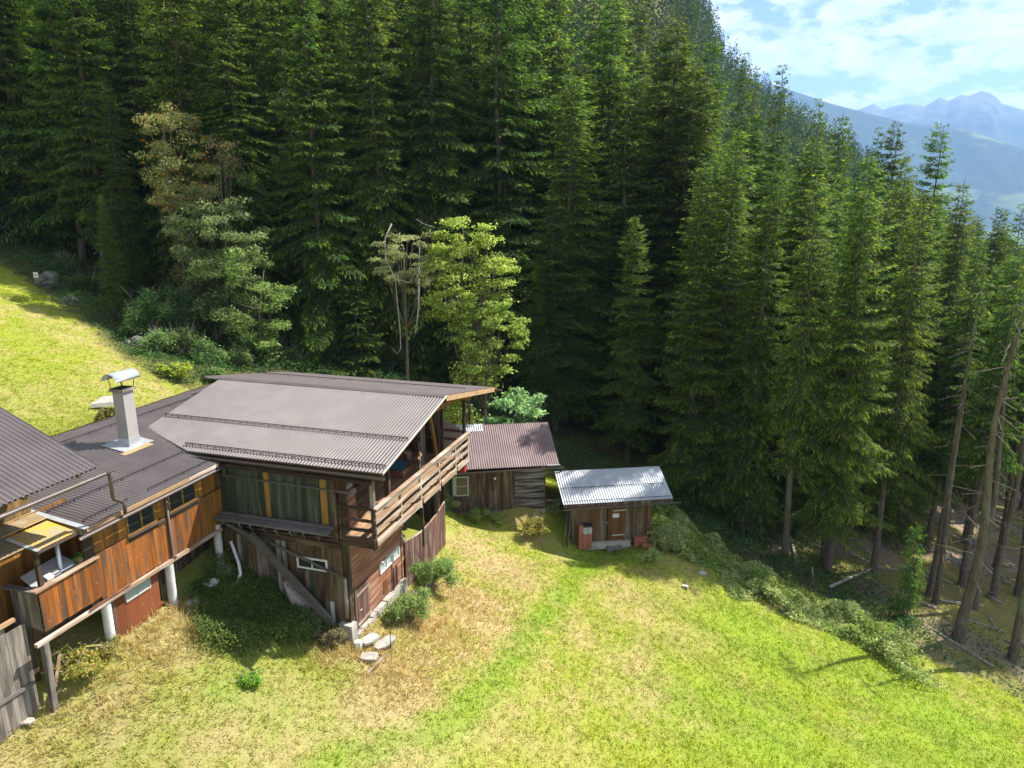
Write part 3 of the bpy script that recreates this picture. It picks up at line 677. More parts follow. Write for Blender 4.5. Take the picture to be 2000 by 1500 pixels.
for h in (4.90, 4.50): beam(FH, 'rail', (8.72, -1.1, h), (8.72, 1.6, h), .05, .12, M['plum_board'])
# loft walls seen behind the balcony
planks(FH, 's', .45, .55, 1.45, 3.7, 6.0, .17, M['gable_plank'], out=-1)
boards(FH, 't', 1.45, .45, 3.1, 3.7, 6.6, .17, M['orange_upper'], out=-1, zhi=lambda q: hf(q) - .1)
boards(FH, 't', 1.9, 3.1, 7.9, 3.7, 6.9, .2, M['dark_board'], out=-1)
boards(FH, 's', 3.12, 1.45, 1.9, 3.7, 6.55, .2, M['orange_upper'], out=1)
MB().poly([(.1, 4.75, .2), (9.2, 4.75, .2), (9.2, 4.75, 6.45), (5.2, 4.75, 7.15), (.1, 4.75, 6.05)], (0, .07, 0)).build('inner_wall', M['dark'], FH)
# long wall: upper part, green boards between ochre posts
boards(FH, 's', .02, .42, 4.82, 4.12, 6.0, .23, M['green_board'], out=-1)
for t, w in ((2.86, .17), (.66, .24)): beam(FH, 'wall_post', (-.03, t, 4.16), (-.03, t, 6.05), .06, w, M['ochre_post'], (0, 1, 0))
beam(FH, 'wall_post', (-.02, .32, 3.6), (-.02, .32, 6.05), .10, .20, M['dark_board'], (0, 1, 0))
beam(FH, 'wall_rail', (-.085, 4.8, 5.50), (-.085, -.35, 5.42), .03, .06, M['grey_beam'])
beam(FH, 'wall_plate', (-.10, 4.8, 5.88), (-.10, -1.15, 5.86), .08, .13, M['dark_rail'])
beam(FH, 'sill_beam', (-.04, 4.82, 4.03), (-.04, .2, 4.03), .14, .20, M['dark_rail'])
# ledge with brackets
for i, (o_, h_) in enumerate(((-.18, 4.13), (-.36, 4.09), (-.52, 4.05))): beam(FH, 'ledge_plank', (o_, 4.75, h_), (o_, .28, h_), .165, .03, M['grey_beam'])
for t in (4.35, 3.75, 3.3, 2.75, 2.3, 1.75, 1.25, .7): beam(FH, 'bracket', (.0, t + .25, 3.50 + random.uniform(-.04, .06)), (-.58, t - .05, 3.98), .06, .08, M['grey_beam'])
for t in (3.9, 2.7, 1.5, .6): beam(FH, 'bracket', (-.02, t, 3.92), (-.62, t, 3.96), .07, .09, M['dark_rail'])
beam(FH, 'sill_beam', (-.03, 4.82, 3.46), (-.03, .15, 3.44), .16, .20, M['dark_rail'])
# long wall: lower boards
zlow = lambda t: max(-.1, -.25 + t * .42)
wskip = [(.70, 1.86, 2.42, 2.84)]
boards(FH, 's', 0.0, .14, 4.85, 0, 3.40, .19, M['long_board'], out=-1, skip=wskip, zlo=zlow, every=lambda a, p: random.choice([M['long_board'], M['long_board'], M['grey_board'], M['green_board'], M['dark_board']]))
window(FH, 's', -.045, .70, 1.86, 2.42, 2.84, -1, M['white'], M['glass'], 1, .045, sill=False)
for t in (3.42, 2.35): beam(FH, 'wall_post', (-.07, t, .7), (-.07, t, 3.36), .06, .14, M['grey_board'], (0, 1, 0))
beam(FH, 'wall_post', (-.06, .60, .3), (-.06, .60, 1.3), .04, .13, M['paleblock'], (0, 1, 0))
beam(FH, 'diagonal_beam', (-.34, 4.6, 3.90), (-.34, 2.9, 3.25), .08, .12, M['grey_beam'])
beam(FH, 'diagonal_beam', (-.36, 3.45, 3.55), (-.40, .45, .70), .12, .27, M['grey_beam'])
beam(FH, 'diagonal_beam', (-.16, 2.85, 3.25), (-.16, -.02, 2.32), .04, .09, M['grey_beam'])
MB().poly([(-.42, 2.25, 1.95), (-.42, 1.15, .85), (-.42, 1.0, .25), (-.42, 1.9, .9)], (.36, 0, 0)).build('foundation_slab', M['concrete'], FH)
MB().tube([(-.12, .02, 2.30), (-.12, .0, .82)], .065, 10).build('corner_pipe', M['grey_board'], FH, True)
MB().poly([(-.30, -.28, -.35), (-.30, .22, -.35), (.06, .22, -.35), (.06, -.28, -.35)], (.04, .06, .95)).build('corner_footing', M['concrete'], FH)
# gable wall, ground floor: horizontal planks, door, window, foundation
dskip = [(.44, 1.34, -.1, 1.62), (2.20, 3.82, 1.26, 1.62), (.75, 1.65, 3.12, 3.5), (2.45, 2.75, .28, .82)]
planks(FH, 't', -.0, .18, 4.05, .12, 3.56, .165, M['gable_plank'], out=-1, skip=dskip)
window(FH, 't', -.04, 2.20, 3.82, 1.24, 1.64, -1, M['white'], M['frost'], 2, .04, sill=False)
window(FH, 't', -.04, .75, 1.65, 3.10, 3.50, -1, M['white'], M['frost'], 1, .045, sill=False)
dr = MB().box(.44, 1.34, -.035, .0, .0, 1.62).build('door', M['dark_board'], FH)
for i in range(5): box(dr, 'board', (.45 + i * .178, .45 + i * .178 + .170, -.065, -.036, .03, 1.58), M['plum_board'])
for h in (1.33, .22): beam(dr, 'batten', (.42, -.085, h), (1.36, -.085, h + .02), .025, .08, M['rail'])
MB().tube([(.50, -.10, .74), (.50, -.16, .77), (.60, -.16, .77)], .014, 6).build('handle', M['galv'], dr)
beam(FH, 'door_post', (.36, -.04, -.1), (.36, -.04, 1.7), .08, .10, M['dark_board'], (1, 0, 0))
hd = MB().box(2.45, 2.75, -.05, -.01, .28, .82).build('shutter', M['orange_board'], FH)
for s in (3.35, 3.55): beam(FH, 'plank_upright', (s, -.05, .1), (s, -.05, .95), .05, .11, M['plum_board'], (1, 0, 0))
beam(FH, 'corner_board', (4.08, -.03, .0), (4.08, -.03, 3.5), .07, .09, M['gable_plank'], (1, 0, 0))
boards(FH, 's', 4.10, .02, 4.7, -.2, 3.55, .2, M['dark_board'], out=1)
fx = MB()
for i in range(11):
    a = .2 + i * .36; z0_ = -.32 - .02 * i; fx.poly([(a, -.16 - random.random() * .05, z0_ - .2), (a + .34, -.16 - random.random() * .05, z0_ - .2), (a + .34, .1, z0_ - .2), (a, .1, z0_ - .2)], (0, .03, .38 + random.uniform(-.03, .03)))
    box(FH, 'foundation_stone', (a, a + .345, -.17 - random.random() * .06, .05, -.6, .06 + random.uniform(-.05, .04)), M['stone'])
# far posts carrying the balcony beyond the gable
box(FH, 'wall_panel', (7.35, 7.85, -.10, -.02, 1.2, 3.5), M['dark_board'])
beam(FH, 'post', (7.6, .02, -.5), (7.6, .02, 3.5), .18, .18, M['dark_board'], (1, 0, 0))
beam(FH, 'post', (4.12, -.98, 1.6), (4.12, -.98, 3.6), .07, .07, M['dark_rail'], (1, 0, 0))
boards(FH, 's', 8.9, .1, 4.7, -.2, 6.5, .22, M['dark_board'], out=1)

# plum fence with sagging top below the balcony
FN = tag(empty('board_fence', FW(0, 0, 0), FRZ), 'plum brown vertical board fence with sagging top edge under the balcony', 'fence')
ftop = lambda s: 1.62 - .30 * math.sin((s - 4.15) / 4.2 * math.pi) + .0 * s
boards(FN, 't', -.10, 4.2, 8.35, -.5, 1.6, .17, M['plum_board'], out=-1, zlo=lambda s: -.6 + .02 * s, zhi=ftop, name='fence_board')
beam(FN, 'fence_rail', (4.2, -.07, .9), (8.3, -.07, .9), .04, .08, M['dark_rail'])
prev = None
for i in range(9):
    s = 4.15 + i * .525
    if prev: beam(FN, 'top_rail', prev, (s, -.11, ftop(s) + .015), .07, .035, M['rail'])
    prev = (s, -.11, ftop(s) + .015)
# yard behind the fence: grey boards lying, pale sheet
for i in range(6):
    o = beam(None, 'loose_board', FW(4.5 + i * .5, .35 + .12 * i, 1.05 + .05 * i), FW(5.6 + i * .42, 1.9, 1.25 + .03 * i), .2, .03, M['grey_board'])
    tag(o, 'weathered grey board in the shaded yard behind the plum fence, ' + ['nearest the gable wall', 'second from the gable wall', 'third from the gable wall', 'third from the far post', 'second from the far post', 'next to the far post'][i], 'board', 'loose boards behind the plum fence')
tag(MB().poly([FW(4.22, -.02, 1.05), FW(4.55, .0, 1.15), FW(4.30, .05, 2.05)], (.01, .02, 0)).build('plastic_sheet', M['white']), 'torn pale plastic sheet hanging at the near end of the plum fence', 'sheet')

# things on the balcony
def bucket(loc):
    t_ = tag(empty('bucket', loc), 'pale pinkish plastic bucket in the shade of the loft behind the balcony', 'bucket')
    V = []; n = 16
    prof = [(.0, .0), (.12, 0), (.16, .3), (.175, .3), (.175, .32), (.15, .32), (.11, .03), (0, .03)]
    for r, z_ in prof:
        for k in range(n): V.append((r * math.cos(2 * math.pi * k / n), r * math.sin(2 * math.pi * k / n), z_))
    F = [(i * n + k, i * n + (k + 1) % n, (i + 1) * n + (k + 1) % n, (i + 1) * n + k) for i in range(len(prof) - 1) for k in range(n)]
    link('tub', pydata('tub', V, F, M['pink'], True), t_)
    MB().tube([(.17 * math.cos(a), .17 * math.sin(a) * .3, .3 + .14 * math.sin(a)) for a in [math.pi * i / 8 for i in range(9)]], .006, 5).build('handle', M['galv'], t_)
bucket(FW(6.9, .9, 4.05))
q = corr(None, 'corrugated_offcut', M['blue_sheet'], 0, 1.0, lambda c: 0.0, lambda c: .75, lambda r: 0, .1, .012, 't'); q.location = FW(5.6, .55, 4.02); q.rotation_euler = (R_(6), R_(-8), FRZ)
tag(q, 'blue green corrugated sheet lying on a low stack behind the balcony rail', 'sheet')
q = box(None, 'timber_stack', (0, 1.0, 0, 1.1, 0, .26), M['gable_plank']); q.location = FW(6.05, 1.05, 3.86); q.rotation_euler = (0, 0, FRZ); tag(q, 'low reddish timber stack under the blue green sheet', 'timber')
CR = tag(empty('wooden_cross', FW(3.7, -1.13, 4.93), FRZ), 'small wooden cross on a thin stick fixed to the balcony handrail', 'cross')
MB().bar((0, 0, 0), (0, 0, .40), .02).build('stick', M['rail'], CR)
MB().bar((0, 0, .38), (0, 0, .72), .06, .03).build('upright', M['fascia'], CR); MB().bar((-.16, 0, .50), (.16, 0, .58), .03, .06).build('crossbar', M['fascia'], CR)
q = MB().poly([(0, 0, 0), (1.55, 0, 0), (1.5, 0, 1.05), (.55, 0, 1.5), (0, 0, 1.3)], (0, .025, 0)).build('flat_panel', M['cream_panel']); q.location = FW(8.95, .8, 3.75); q.rotation_euler = (R_(-12), 0, R_(-12))
tag(q, 'mauve beige flat panel leaning behind the far end of the balcony', 'panel')
box_ = box(None, 'red_box', (-.12, .12, -.12, .12, 0, .28), M['red']); box_.location = FW(8.45, -1.0, 3.28); box_.rotation_euler = (0, 0, FRZ); tag(box_, 'small red box hanging under the far end of the balcony', 'box')
LG = tag(empty('log_stack', FW(.55, .0, 3.71), FRZ), 'short stack of reddish planks and split logs at the near balcony corner', 'log stack')
for i in range(6): box(LG, 'plank', (.0, .55, .10 + .01 * i, .52, i * .2, i * .2 + .19), M['gable_plank'])
for i, (a, h_, r) in enumerate(((.16, 1.32, .12), (.38, 1.34, .13), (.28, 1.53, .11))): MB().tube([(-.1, a, h_), (.45, a, h_)], r, 10).build('log', M['rail'] if i != 1 else M['gable_plank'], LG, True)

# ================================================================== ANNEX with windows and orange boards
AN = tag(empty('annex', P0, FRZ), 'lower farmhouse wing clad in glowing orange brown boards with a brown corrugated roof', 'house')
ha = lambda t: 6.02 + .125 * (t - 4.5); TW = 4.85
corr(AN, 'roof_sheet', M['roof_brown'], -5.62, 8.9, lambda c: 4.5, lambda c: 10.35, ha, .13, .024, across='s')
MB().poly([(-5.6, 4.55, ha(4.55) - .03), (9.0, 4.55, ha(4.55) - .03), (9.0, 10.3, ha(10.3) - .03), (-5.6, 10.3, ha(10.3) - .03)], (0, 0, -.04)).build('roof_deck', M['dark_board'], AN)
beam(AN, 'eave_board', (-5.62, 4.49, 5.955), (-1.75, 4.49, 5.955), .022, .13, M['fascia']); beam(AN, 'eave_board', (-1.74, 4.49, 5.955), (-.35, 4.49, 5.955), .022, .11, M['rail'])
beam(AN, 'verge_flashing', (-5.66, 4.42, ha(4.42) + .03), (-5.66, 10.3, ha(10.3) + .03), .17, .02, M['galv']); beam(AN, 'verge_board', (-5.66, 4.5, ha(4.5) - .11), (-5.66, 10.3, ha(10.3) - .11), .03, .22, M['grey_board'])
gutter(AN, (-5.9, 4.40, 5.86), (-.15, 4.40, 5.88), .075, M['gutter_grey'])
MB().tube([(-.2, 4.40, 5.80), (-.2, 4.42, 5.5)], .045, 8).build('downpipe', M['gutter'], AN, True)
snow_guard(AN, [(-5.5, 5.95, ha(5.95)), (-.3, 5.95, ha(5.95))], .08, lattice=False, step=.75); snow_guard(AN, [(-3.1, 4.8, ha(4.8)), (-.1, 4.8, ha(4.8))], .08, lattice=False, step=.75)
snow_guard(AN, [(-5.4, 4.8, ha(4.8)), (-3.9, 4.8, ha(4.8))], .08, lattice=False, step=.75); snow_guard(AN, [(-5.4, 9.6, ha(9.6)), (6, 9.6, ha(9.6))], .08, lattice=False, step=.9)
snow_guard(AN, [(-5.4, 10.3, ha(10.3)), (6, 10.3, ha(10.3))], .05, lattice=False, step=.9)
# wall boards: lower course proud, upper course behind it
wsk = [(-4.06, -2.93, 4.98, 5.72), (-2.40, -1.14, 5.02, 5.76)]
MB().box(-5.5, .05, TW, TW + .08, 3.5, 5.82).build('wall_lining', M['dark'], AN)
boards(AN, 't', TW, -5.2, -.02, 5.0, 5.84, .17, M['orange_upper'], out=-1, skip=wsk, name='board')
boards(AN, 't', TW - .03, -5.2, -.02, 3.56, 4.96, .178, M['orange_board'], out=-1, name='board', every=lambda a, p: M['orange_upper'] if a > -1.0 else M['orange_board'])
boards(AN, 't', TW - .03, -7.0, -5.2, 3.66, 4.80, .178, M['orange_board'], out=-1, name='board')
boards(AN, 's', -7.0, TW, 5.75, 3.7, 4.78, .17, M['grey_board'], out=-1)
for (a0, a1, z0, z1, _c) in ((-4.06, -2.93, 4.98, 5.72, 0), (-2.40, -1.14, 5.02, 5.76, 0)):
    window(AN, 't', TW - .02, a0, a1, z0, z1, -1, M['ochre_post'], M['glass'], 1, .065, sill=True, curtain=a0 > -3, smat=M['dark_rail'])
beam(AN, 'window_apron', (-4.06, TW - .07, 4.87), (-2.6, TW - .07, 4.88), .03, .13, M['dark_rail']); beam(AN, 'window_apron', (-2.40, TW - .07, 4.91), (-1.0, TW - .07, 4.92), .03, .13, M['dark_rail'])
MB().tube([(-2.52, TW - .10, 5.72), (-2.52, TW - .12, 3.62), (-2.46, TW - .2, 3.55)], .045, 8).build('downpipe', M['gutter_grey'], AN, True)
beam(AN, 'parapet_rail', (-7.12, TW - .03, 4.84), (-5.15, TW - .03, 4.90), .20, .05, M['rail']); beam(AN, 'parapet_rail', (-7.05, TW, 4.83), (-7.05, 5.9, 4.83), .18, .045, M['grey_beam'])
box(AN, 'balcony_floor', (-7.0, -4.9, TW + .03, 6.2, 3.62, 3.72), M['grey_board'])
boards(AN, 't', 6.2, -8.6, -4.7, 3.7, 6.3, .19, M['orange_upper'], out=-1); boards(AN, 's', -4.85, TW, 6.2, 3.7, 6.05, .18, M['orange_upper'], out=-1)
MB().tube([(-6.05, 5.1, 3.7), (-6.05, 5.1, 5.95)], .06, 10).build('pipe_post', M['galv'], AN, True)
beam(AN, 'post', (-6.82, TW + .05, 3.7), (-6.82, TW + .05, 5.95), .10, .10, M['dark_rail'], (1, 0, 0))
beam(AN, 'floor_beam', (-7.35, TW - .12, 3.46), (-.25, TW - .12, 3.52), .11, .10, M['rail']); beam(AN, 'floor_beam', (-6.9, TW + .15, 3.5), (-.2, TW + .15, 3.5), .14, .16, M['dark_rail'])
beam(AN, 'floor_beam', (-5.75, TW - .19, 3.575), (-4.3, TW - .17, 3.60), .05, .05, M['gable_plank'])
for s, zb in ((-5.08, 1.85), (-2.63, 1.9), (-.32, 2.15)):
    MB().tube([(s, TW, zb - .2 + k * .1) for k in range(19)], [.135 + (.004 if k % 2 else 0) for k in range(19)], 16, cap=False).build('column', M['column'], AN, True)
MB().tube([(.25, TW - .05, 2.2), (.25, TW - .05, 3.4)], .10, 12).build('column', M['white_pipe'], AN, True)
# red-brown panel wall of the ground floor
boards(AN, 't', TW + .12, -4.72, -3.02, 2.0, 3.40, .42, M['red_panel'], out=-1, zlo=lambda s: 1.72 + (s + 4.7) * .2, skip=[(-4.30, -3.38, 2.98, 3.28)], gap=.002, name='panel')
window(AN, 't', TW + .10, -4.32, -3.36, 2.94, 3.30, -1, M['paleblock'], M['frost'], 1, .04, sill=False)
beam(AN, 'base_rail', (-4.72, TW + .05, 1.88), (-3.0, TW + .05, 2.22), .05, .10, M['red_panel']); beam(AN, 'wall_post', (-4.78, TW + .10, 1.7), (-4.78, TW + .10, 3.4), .10, .12, M['plum_board'], (1, 0, 0))
boards(AN, 't', 6.3, -7.2, -4.5, 1.6, 3.5, .2, M['yellow_wall'], out=-1); boards(AN, 's', -2.9, TW + .1, 6.3, 1.8, 3.5, .2, M['dark_board'], out=-1); boards(AN, 't', 5.6, -2.9, .1, 1.9, 3.5, .2, M['dark_board'], out=-1)
# post, brace and small hanging pieces under the parapet
beam(AN, 'post', (-7.12, TW - .05, 1.3), (-7.12, TW - .12, 3.42), .15, .15, M['grey_board'], (1, 0, 0)); beam(AN, 'brace', (-6.35, TW + .4, 2.55), (-6.95, TW, 1.95), .06, .07, M['rail'])
# chimney
CH = MB().poly([(-1.32, 7.15, 6.15), (-.87, 7.15, 6.15), (-.87, 7.6, 6.15), (-1.32, 7.6, 6.15)], (0, 0, 2.37)).build('chimney', M['render_grey'], AN)
CH.location = (.50, .53, -.13)
hq = lambda t: ha(t + .53) + .13
MB().box(-1.39, -.80, 7.08, 7.67, 8.52, 8.60).build('crown_slab', M['grey_board'], CH)
MB().box(-1.33, -.86, 7.14, 7.61, 8.601, 8.625).build('flue_opening', M['iron'], CH)
MB().box(-1.345, -.845, 7.125, 7.625, 6.5, 6.86).build('base_collar', M['galv'], CH)
fl = MB().poly([(-1.75, 6.95, hq(6.95) + .02), (-.45, 6.95, hq(6.95) + .02), (-.45, 7.95, hq(7.95) + .02), (-1.75, 7.95, hq(7.95) + .02)], (0, 0, .012)).build('flashing', M['galv'], CH)
MB().poly([(-1.95, 6.72, hq(6.72) + .018), (-.7, 6.72, hq(6.72) + .018), (-.7, 6.95, hq(6.95) + .018), (-1.95, 6.95, hq(6.95) + .018)], (0, 0, .010)).build('flashing', M['fascia'], CH)
V = []; F = []; n = 14
for e, s in enumerate((-1.62, -.58)):
    for rr in (.30, .29):
        V.append((s, 7.375 - rr - .1, 8.93))
        for k in range(n + 1): an = math.pi - math.pi * k / n; V.append((s, 7.375 + rr * math.cos(an), 8.93 + rr * .85 * math.sin(an)))
        V.append((s, 7.375 + rr + .1, 8.93))
m1 = n + 3
for k in range(m1 - 1):
    F += [(k, k + 1, 2 * m1 + k + 1, 2 * m1 + k), (m1 + k, 3 * m1 + k, 3 * m1 + k + 1, m1 + k + 1), (k, m1 + k, m1 + k + 1, k + 1), (2 * m1 + k, 2 * m1 + k + 1, 3 * m1 + k + 1, 3 * m1 + k)]
cw = link('cowl', pydata('cowl', V, F, M['galv'], True), CH)
m_ = MB()
for s in (-1.33, -.86):
    for t in (7.14, 7.61): m_.bar((s, t, 8.60), (s + (.06 if s > -1 else -.06), t + (.03 if t > 7.3 else -.03), 8.95), .022)
m_.build('cowl_leg', M['iron'], CH)

# canopy over the small balcony
CN = tag(empty('canopy', P0, FRZ), 'small corrugated canopy with yellow lichen over the boarded balcony', 'canopy')
hc = lambda t: 5.98 + .16 * (t - 4.6)
corr(CN, 'yellow_sheet', M['canopy_yellow'], -6.92, -5.72, lambda c: 4.62, lambda c: 5.66, hc, .09, .007, across='s')
corr(CN, 'dull_sheet', M['canopy_dull'], -8.9, -5.72, lambda c: 5.75, lambda c: 6.75, lambda t: hc(t) + .05, .09, .008, across='s')
corr(CN, 'dull_sheet', M['canopy_dull'], -8.9, -6.98, lambda c: 4.9, lambda c: 5.72, lambda t: hc(t) + .02, .09, .008, across='s')
beam(CN, 'edge_strip', (-6.99, 4.55, hc(4.55) + .03), (-6.99, 5.6, hc(5.6) + .03), .12, .02, M['galv']); beam(CN, 'edge_strip', (-7.05, 5.70, hc(5.70) + .06), (-5.75, 5.70, hc(5.7) + .06), .04, .02, M['fascia'])
beam(CN, 'frame_bar', (-6.95, 4.6, hc(4.6) - .07), (-6.95, 6.7, hc(6.7) - .07), .05, .08, M['gutter']); beam(CN, 'frame_bar', (-6.95, 4.62, hc(4.6) - .06), (-5.75, 4.62, hc(4.6) - .06), .05, .06, M['gutter'])

# things on the boarded balcony
PL = tag(empty('potted_plant', FW(-5.42, 5.0, 4.88), FRZ), 'green leafy plant in a terracotta trough on the balcony parapet', 'potted plant')
MB().poly([(-.22, -.08, 0), (.22, -.08, 0), (.22, .08, 0), (-.22, .08, 0)], (.0, 0, .17)).build('pot', M['terracotta'], PL)
q = MB().poly([(0, 0, 0), (1.35, 0, .06), (1.25, .5, .30), (.1, .55, .2)], (0, 0, .03)).build('metal_sheet', M['galv']); q.location = FW(-6.95, 5.0, 4.80); q.rotation_euler = (0, 0, FRZ)
tag(q, 'dull silver metal sheet lying along the balcony parapet', 'metal sheet')
q = MB().poly([(0, 0, 0), (.4, 0, 0), (.45, .22, .03), (.05, .22, .03)], (0, 0, .05)).build('foam_slab', M['white']); q.location = FW(-6.6, 4.92, 4.90); q.rotation_euler = (0, 0, FRZ)
tag(q, 'white foam slab on the silver sheet by the parapet', 'foam slab')
# white drain hose by the columns
tag(MB().tube([FW(-.05, 4.55, 3.0), FW(-.05, 4.50, 2.85), FW(-.35, 4.05, 2.35), FW(-.5, 3.9, 2.05), FW(-.75, 3.95, 1.75), FW(-.95, 4.1, 1.6)], .055, 10).build('drain_pipe', M['white_pipe'], None, True), 'bent white plastic drain pipe ending in the shaded weeds', 'pipe')
for i, (s, t, h, r) in enumerate(((-.45, 4.6, 1.95, .36), (.45, 4.75, 2.15, .30), (-1.15, 4.5, 1.9, .28), (-2.3, 4.5, 1.85, .22), (-1.7, 4.4, 1.75, .3))):
    pass

# ================================================================== upper barn roof at the left edge
BN = tag(empty('barn', P0, FRZ), 'upper barn at the picture edge, only its brown corrugated roof slope in view', 'barn')
hn = lambda t: 7.76 + .43 * (t - 4.0)
corr(BN, 'roof_sheet', M['roof_brown'], -16, -5.38, lambda c: 4.0, lambda c: 10.5, hn, .14, .026, across='s')
MB().poly([(-16, 4.06, hn(4.06) - .03), (-5.42, 4.06, hn(4.06) - .03), (-5.42, 10.4, hn(10.4) - .03), (-16, 10.4, hn(10.4) - .03)], (0, 0, -.05)).build('roof_deck', M['dark_board'], BN)
gutter(BN, (-16, 3.92, 7.60), (-5.06, 3.92, 7.55), .085, M['gutter_grey'])
MB().tube([(-5.13, 3.92, 7.52), (-5.13, 3.95, 7.30), (-5.05, 4.05, 6.75), (-4.95, 4.12, 6.62), (-4.55, 4.3, 6.38), (-4.42, 4.35, 6.2), (-4.42, 4.38, 5.95)], [.085, .055, .05, .05, .05, .05, .05], 10).build('downpipe', M['gutter_grey'], BN, True)
for s in (-15, -13, -11, -9.2, -7.4, -5.9): beam(BN, 'rafter', (s, 4.1, hn(4.1) - .14), (s, 10.3, hn(10.3) - .14), .10, .14, M['fascia'])
boards(BN, 't', 6.3, -14, -5.7, 6.3, 8.4, .2, M['yellow_wall'], out=-1); boards(BN, 's', -5.72, 6.3, 10.3, 6.0, 8.0, .2, M['dark_board'], out=1, zhi=lambda t: hn(t) - .1)
boards(BN, 't', 6.4, -14, -8.7, 1.5, 6.3, .2, M['dark_board'], out=-1)
MB().box(-14, -8.6, 6.5, 6.6, 1.0, 8).build('inner_wall', M['dark'], BN)

# grey board screen below the balcony
SCN = tag(empty('board_screen', P0, FRZ), 'grey weathered board screen standing at the lower left corner of the farm', 'board screen')
boards(SCN, 't', 5.15, -11.5, -7.25, 1.2, 4.2, .15, M['grey_board'], out=-1, zlo=lambda s: 1.3 + (s + 7.2) * -.12 * -1 * .6 + .0, zhi=lambda s: 4.15 if s < -7.8 else 4.0, name='board', jit=.01)
beam(SCN, 'top_rail', (-11.5, 5.05, 4.24), (-7.55, 5.05, 4.30), .10, .09, M['fascia'])
beam(SCN, 'rail', (-11.5, 5.10, 2.4), (-7.3, 5.08, 2.3), .05, .09, M['grey_beam'])
boards(SCN, 't', 5.6, -7.3, -6.75, 1.9, 3.6, .16, M['dark_board'], out=-1, name='board')

# ================================================================== HUT (middle) and SHED (white roof)
HT = tag(empty('hut', H0, SRZ), 'dark log and board hut with steep plum brown corrugated roof', 'hut')
hh = lambda y_: 2.71 + .4 * (y_ + .6)
corr(HT, 'roof_sheet', M['roof_hut'], -5.16, .70, lambda c: -.6, lambda c: 2.7, hh, .12, .022, across='s')
corr(HT, 'roof_sheet', M['roof_hut'], -5.16, .70, lambda c: 2.7, lambda c: 6.0, lambda y_: 4.03 - .4 * (y_ - 2.7), .12, .022, across='s')
corr(HT, 'pale_roof_sheet', M['roof_white'], -5.0, -2.95, lambda c: 2.15, lambda c: 2.74, lambda y_: hh(y_) + .03, .12, .022, across='s')
MB().poly([(-5.1, -.55, hh(-.55) - .03), (.66, -.55, hh(-.55) - .03), (.66, 2.7, 4.0), (-5.1, 2.7, 4.0)], (0, 0, -.05)).build('roof_deck', M['dark_board'], HT)
MB().poly([(-5.1, 2.7, 4.0), (.66, 2.7, 4.0), (.66, 5.9, 2.72), (-5.1, 5.9, 2.72)], (0, 0, -.05)).build('roof_deck', M['dark_board'], HT)
beam(HT, 'eave_flashing', (.05, -.62, 2.72), (.72, -.62, 2.72), .08, .03, M['galv'])
gutter(HT, (-5.05, -.70, 2.56), (.92, -.70, 2.63), .07, M['gutter'])
MB().tube([(.80, -.70, 2.60), (.80, -.66, 2.38), (.70, -.5, 2.25), (.20, -.15, 2.05), (.03, -.08, 1.98), (.03, -.08, .45), (.55, -.5, .28), (1.35, -.95, .02)], .036, 8).build('downpipe', M['gutter'], HT, True)
MB().box(-4.9, -.02, .03, 5.0, -.3, 2.2).build('inner_core', M['dark'], HT)
boards(HT, 't', 0, -4.93, -1.55, 0.0, 2.35, .20, M['dark_board'], out=-1, skip=[(-4.86, -3.98, 1.06, 2.16)], every=lambda a, p: random.choice([M['dark_board'], M['dark_board'], M['long_board']]))
window(HT, 't', -.03, -4.86, -3.98, 1.04, 2.16, -1, M['teal'], M['frost'], 0, .05, 0, sill=False)
window(HT, 't', -.055, -4.70, -4.02, 1.08, 2.12, -1, M['paleblock'], M['glass'], 0, .045, 1, sill=False, curtain=True)
z_ = .12
while z_ < 2.25:
    lh = random.uniform(.17, .21); o = beam(HT, 'log', (-1.58, .03, z_ + lh / 2), (.06, .03, z_ + lh / 2), .17 + random.uniform(-.02, .02), lh - .022, M['dark_log']); z_ += lh
z_ = .12
while z_ < 2.25:
    lh = random.uniform(.17, .21); beam(HT, 'log', (-.02, .12, z_ + lh / 2), (-.02, 4.9, z_ + lh / 2), .17, lh - .022, M['dark_log']); z_ += lh
planks(HT, 't', -.02, -4.6, -1.6, -.12, .12, .14, M['grey_board'], out=-1)
for i in range(9):
    a = -1.9 + i * .22; box(HT, 'foundation_stone', (a, a + .21, -.06 - random.random() * .08, .25, -.6, .08 + random.uniform(-.06, .03)), M['stone'] if i > 5 else M['rock'])
lamp_ = MB().tube([(-2.62, -.06, 1.98), (-2.62, -.10, 1.86)], [.07, .03], 8).build('wall_lamp', M['white'], HT)

SH = tag(empty('shed', S0, SRZ), 'small board shed with pale silver corrugated roof and a notice on its door', 'shed')
hs_ = lambda y_: 2.54 + .4 * (y_ + .6)
corr(SH, 'roof_sheet', M['roof_white'], -.63, 5.15, lambda c: -.6, lambda c: 1.68, hs_, .13, .022, across='s')
corr(SH, 'roof_sheet', M['roof_white'], -.63, 4.95, lambda c: 1.68, lambda c: 4.0, lambda y_: 3.45 - .4 * (y_ - 1.68), .13, .022, across='s')
MB().poly([(-.58, -.55, hs_(-.55) - .03), (5.1, -.55, hs_(-.55) - .03), (5.1, 1.68, 3.42), (-.58, 1.68, 3.42)], (0, 0, -.05)).build('roof_deck', M['dark_board'], SH)
MB().poly([(-.58, 1.68, 3.42), (4.9, 1.68, 3.42), (4.9, 3.9, 2.53), (-.58, 3.9, 2.53)], (0, 0, -.05)).build('roof_deck', M['dark_board'], SH)
snow_guard(SH, [(-.55, .42, hs_(.42)), (4.95, .42, hs_(.42))], .06, lattice=False, step=.72); snow_guard(SH, [(-.5, -.48, hs_(-.48)), (5.05, -.48, hs_(-.48))], .06, lattice=False, step=.72)
gutter(SH, (-.62, -.70, 2.30), (5.55, -.70, 2.36), .06, M['gutter'])
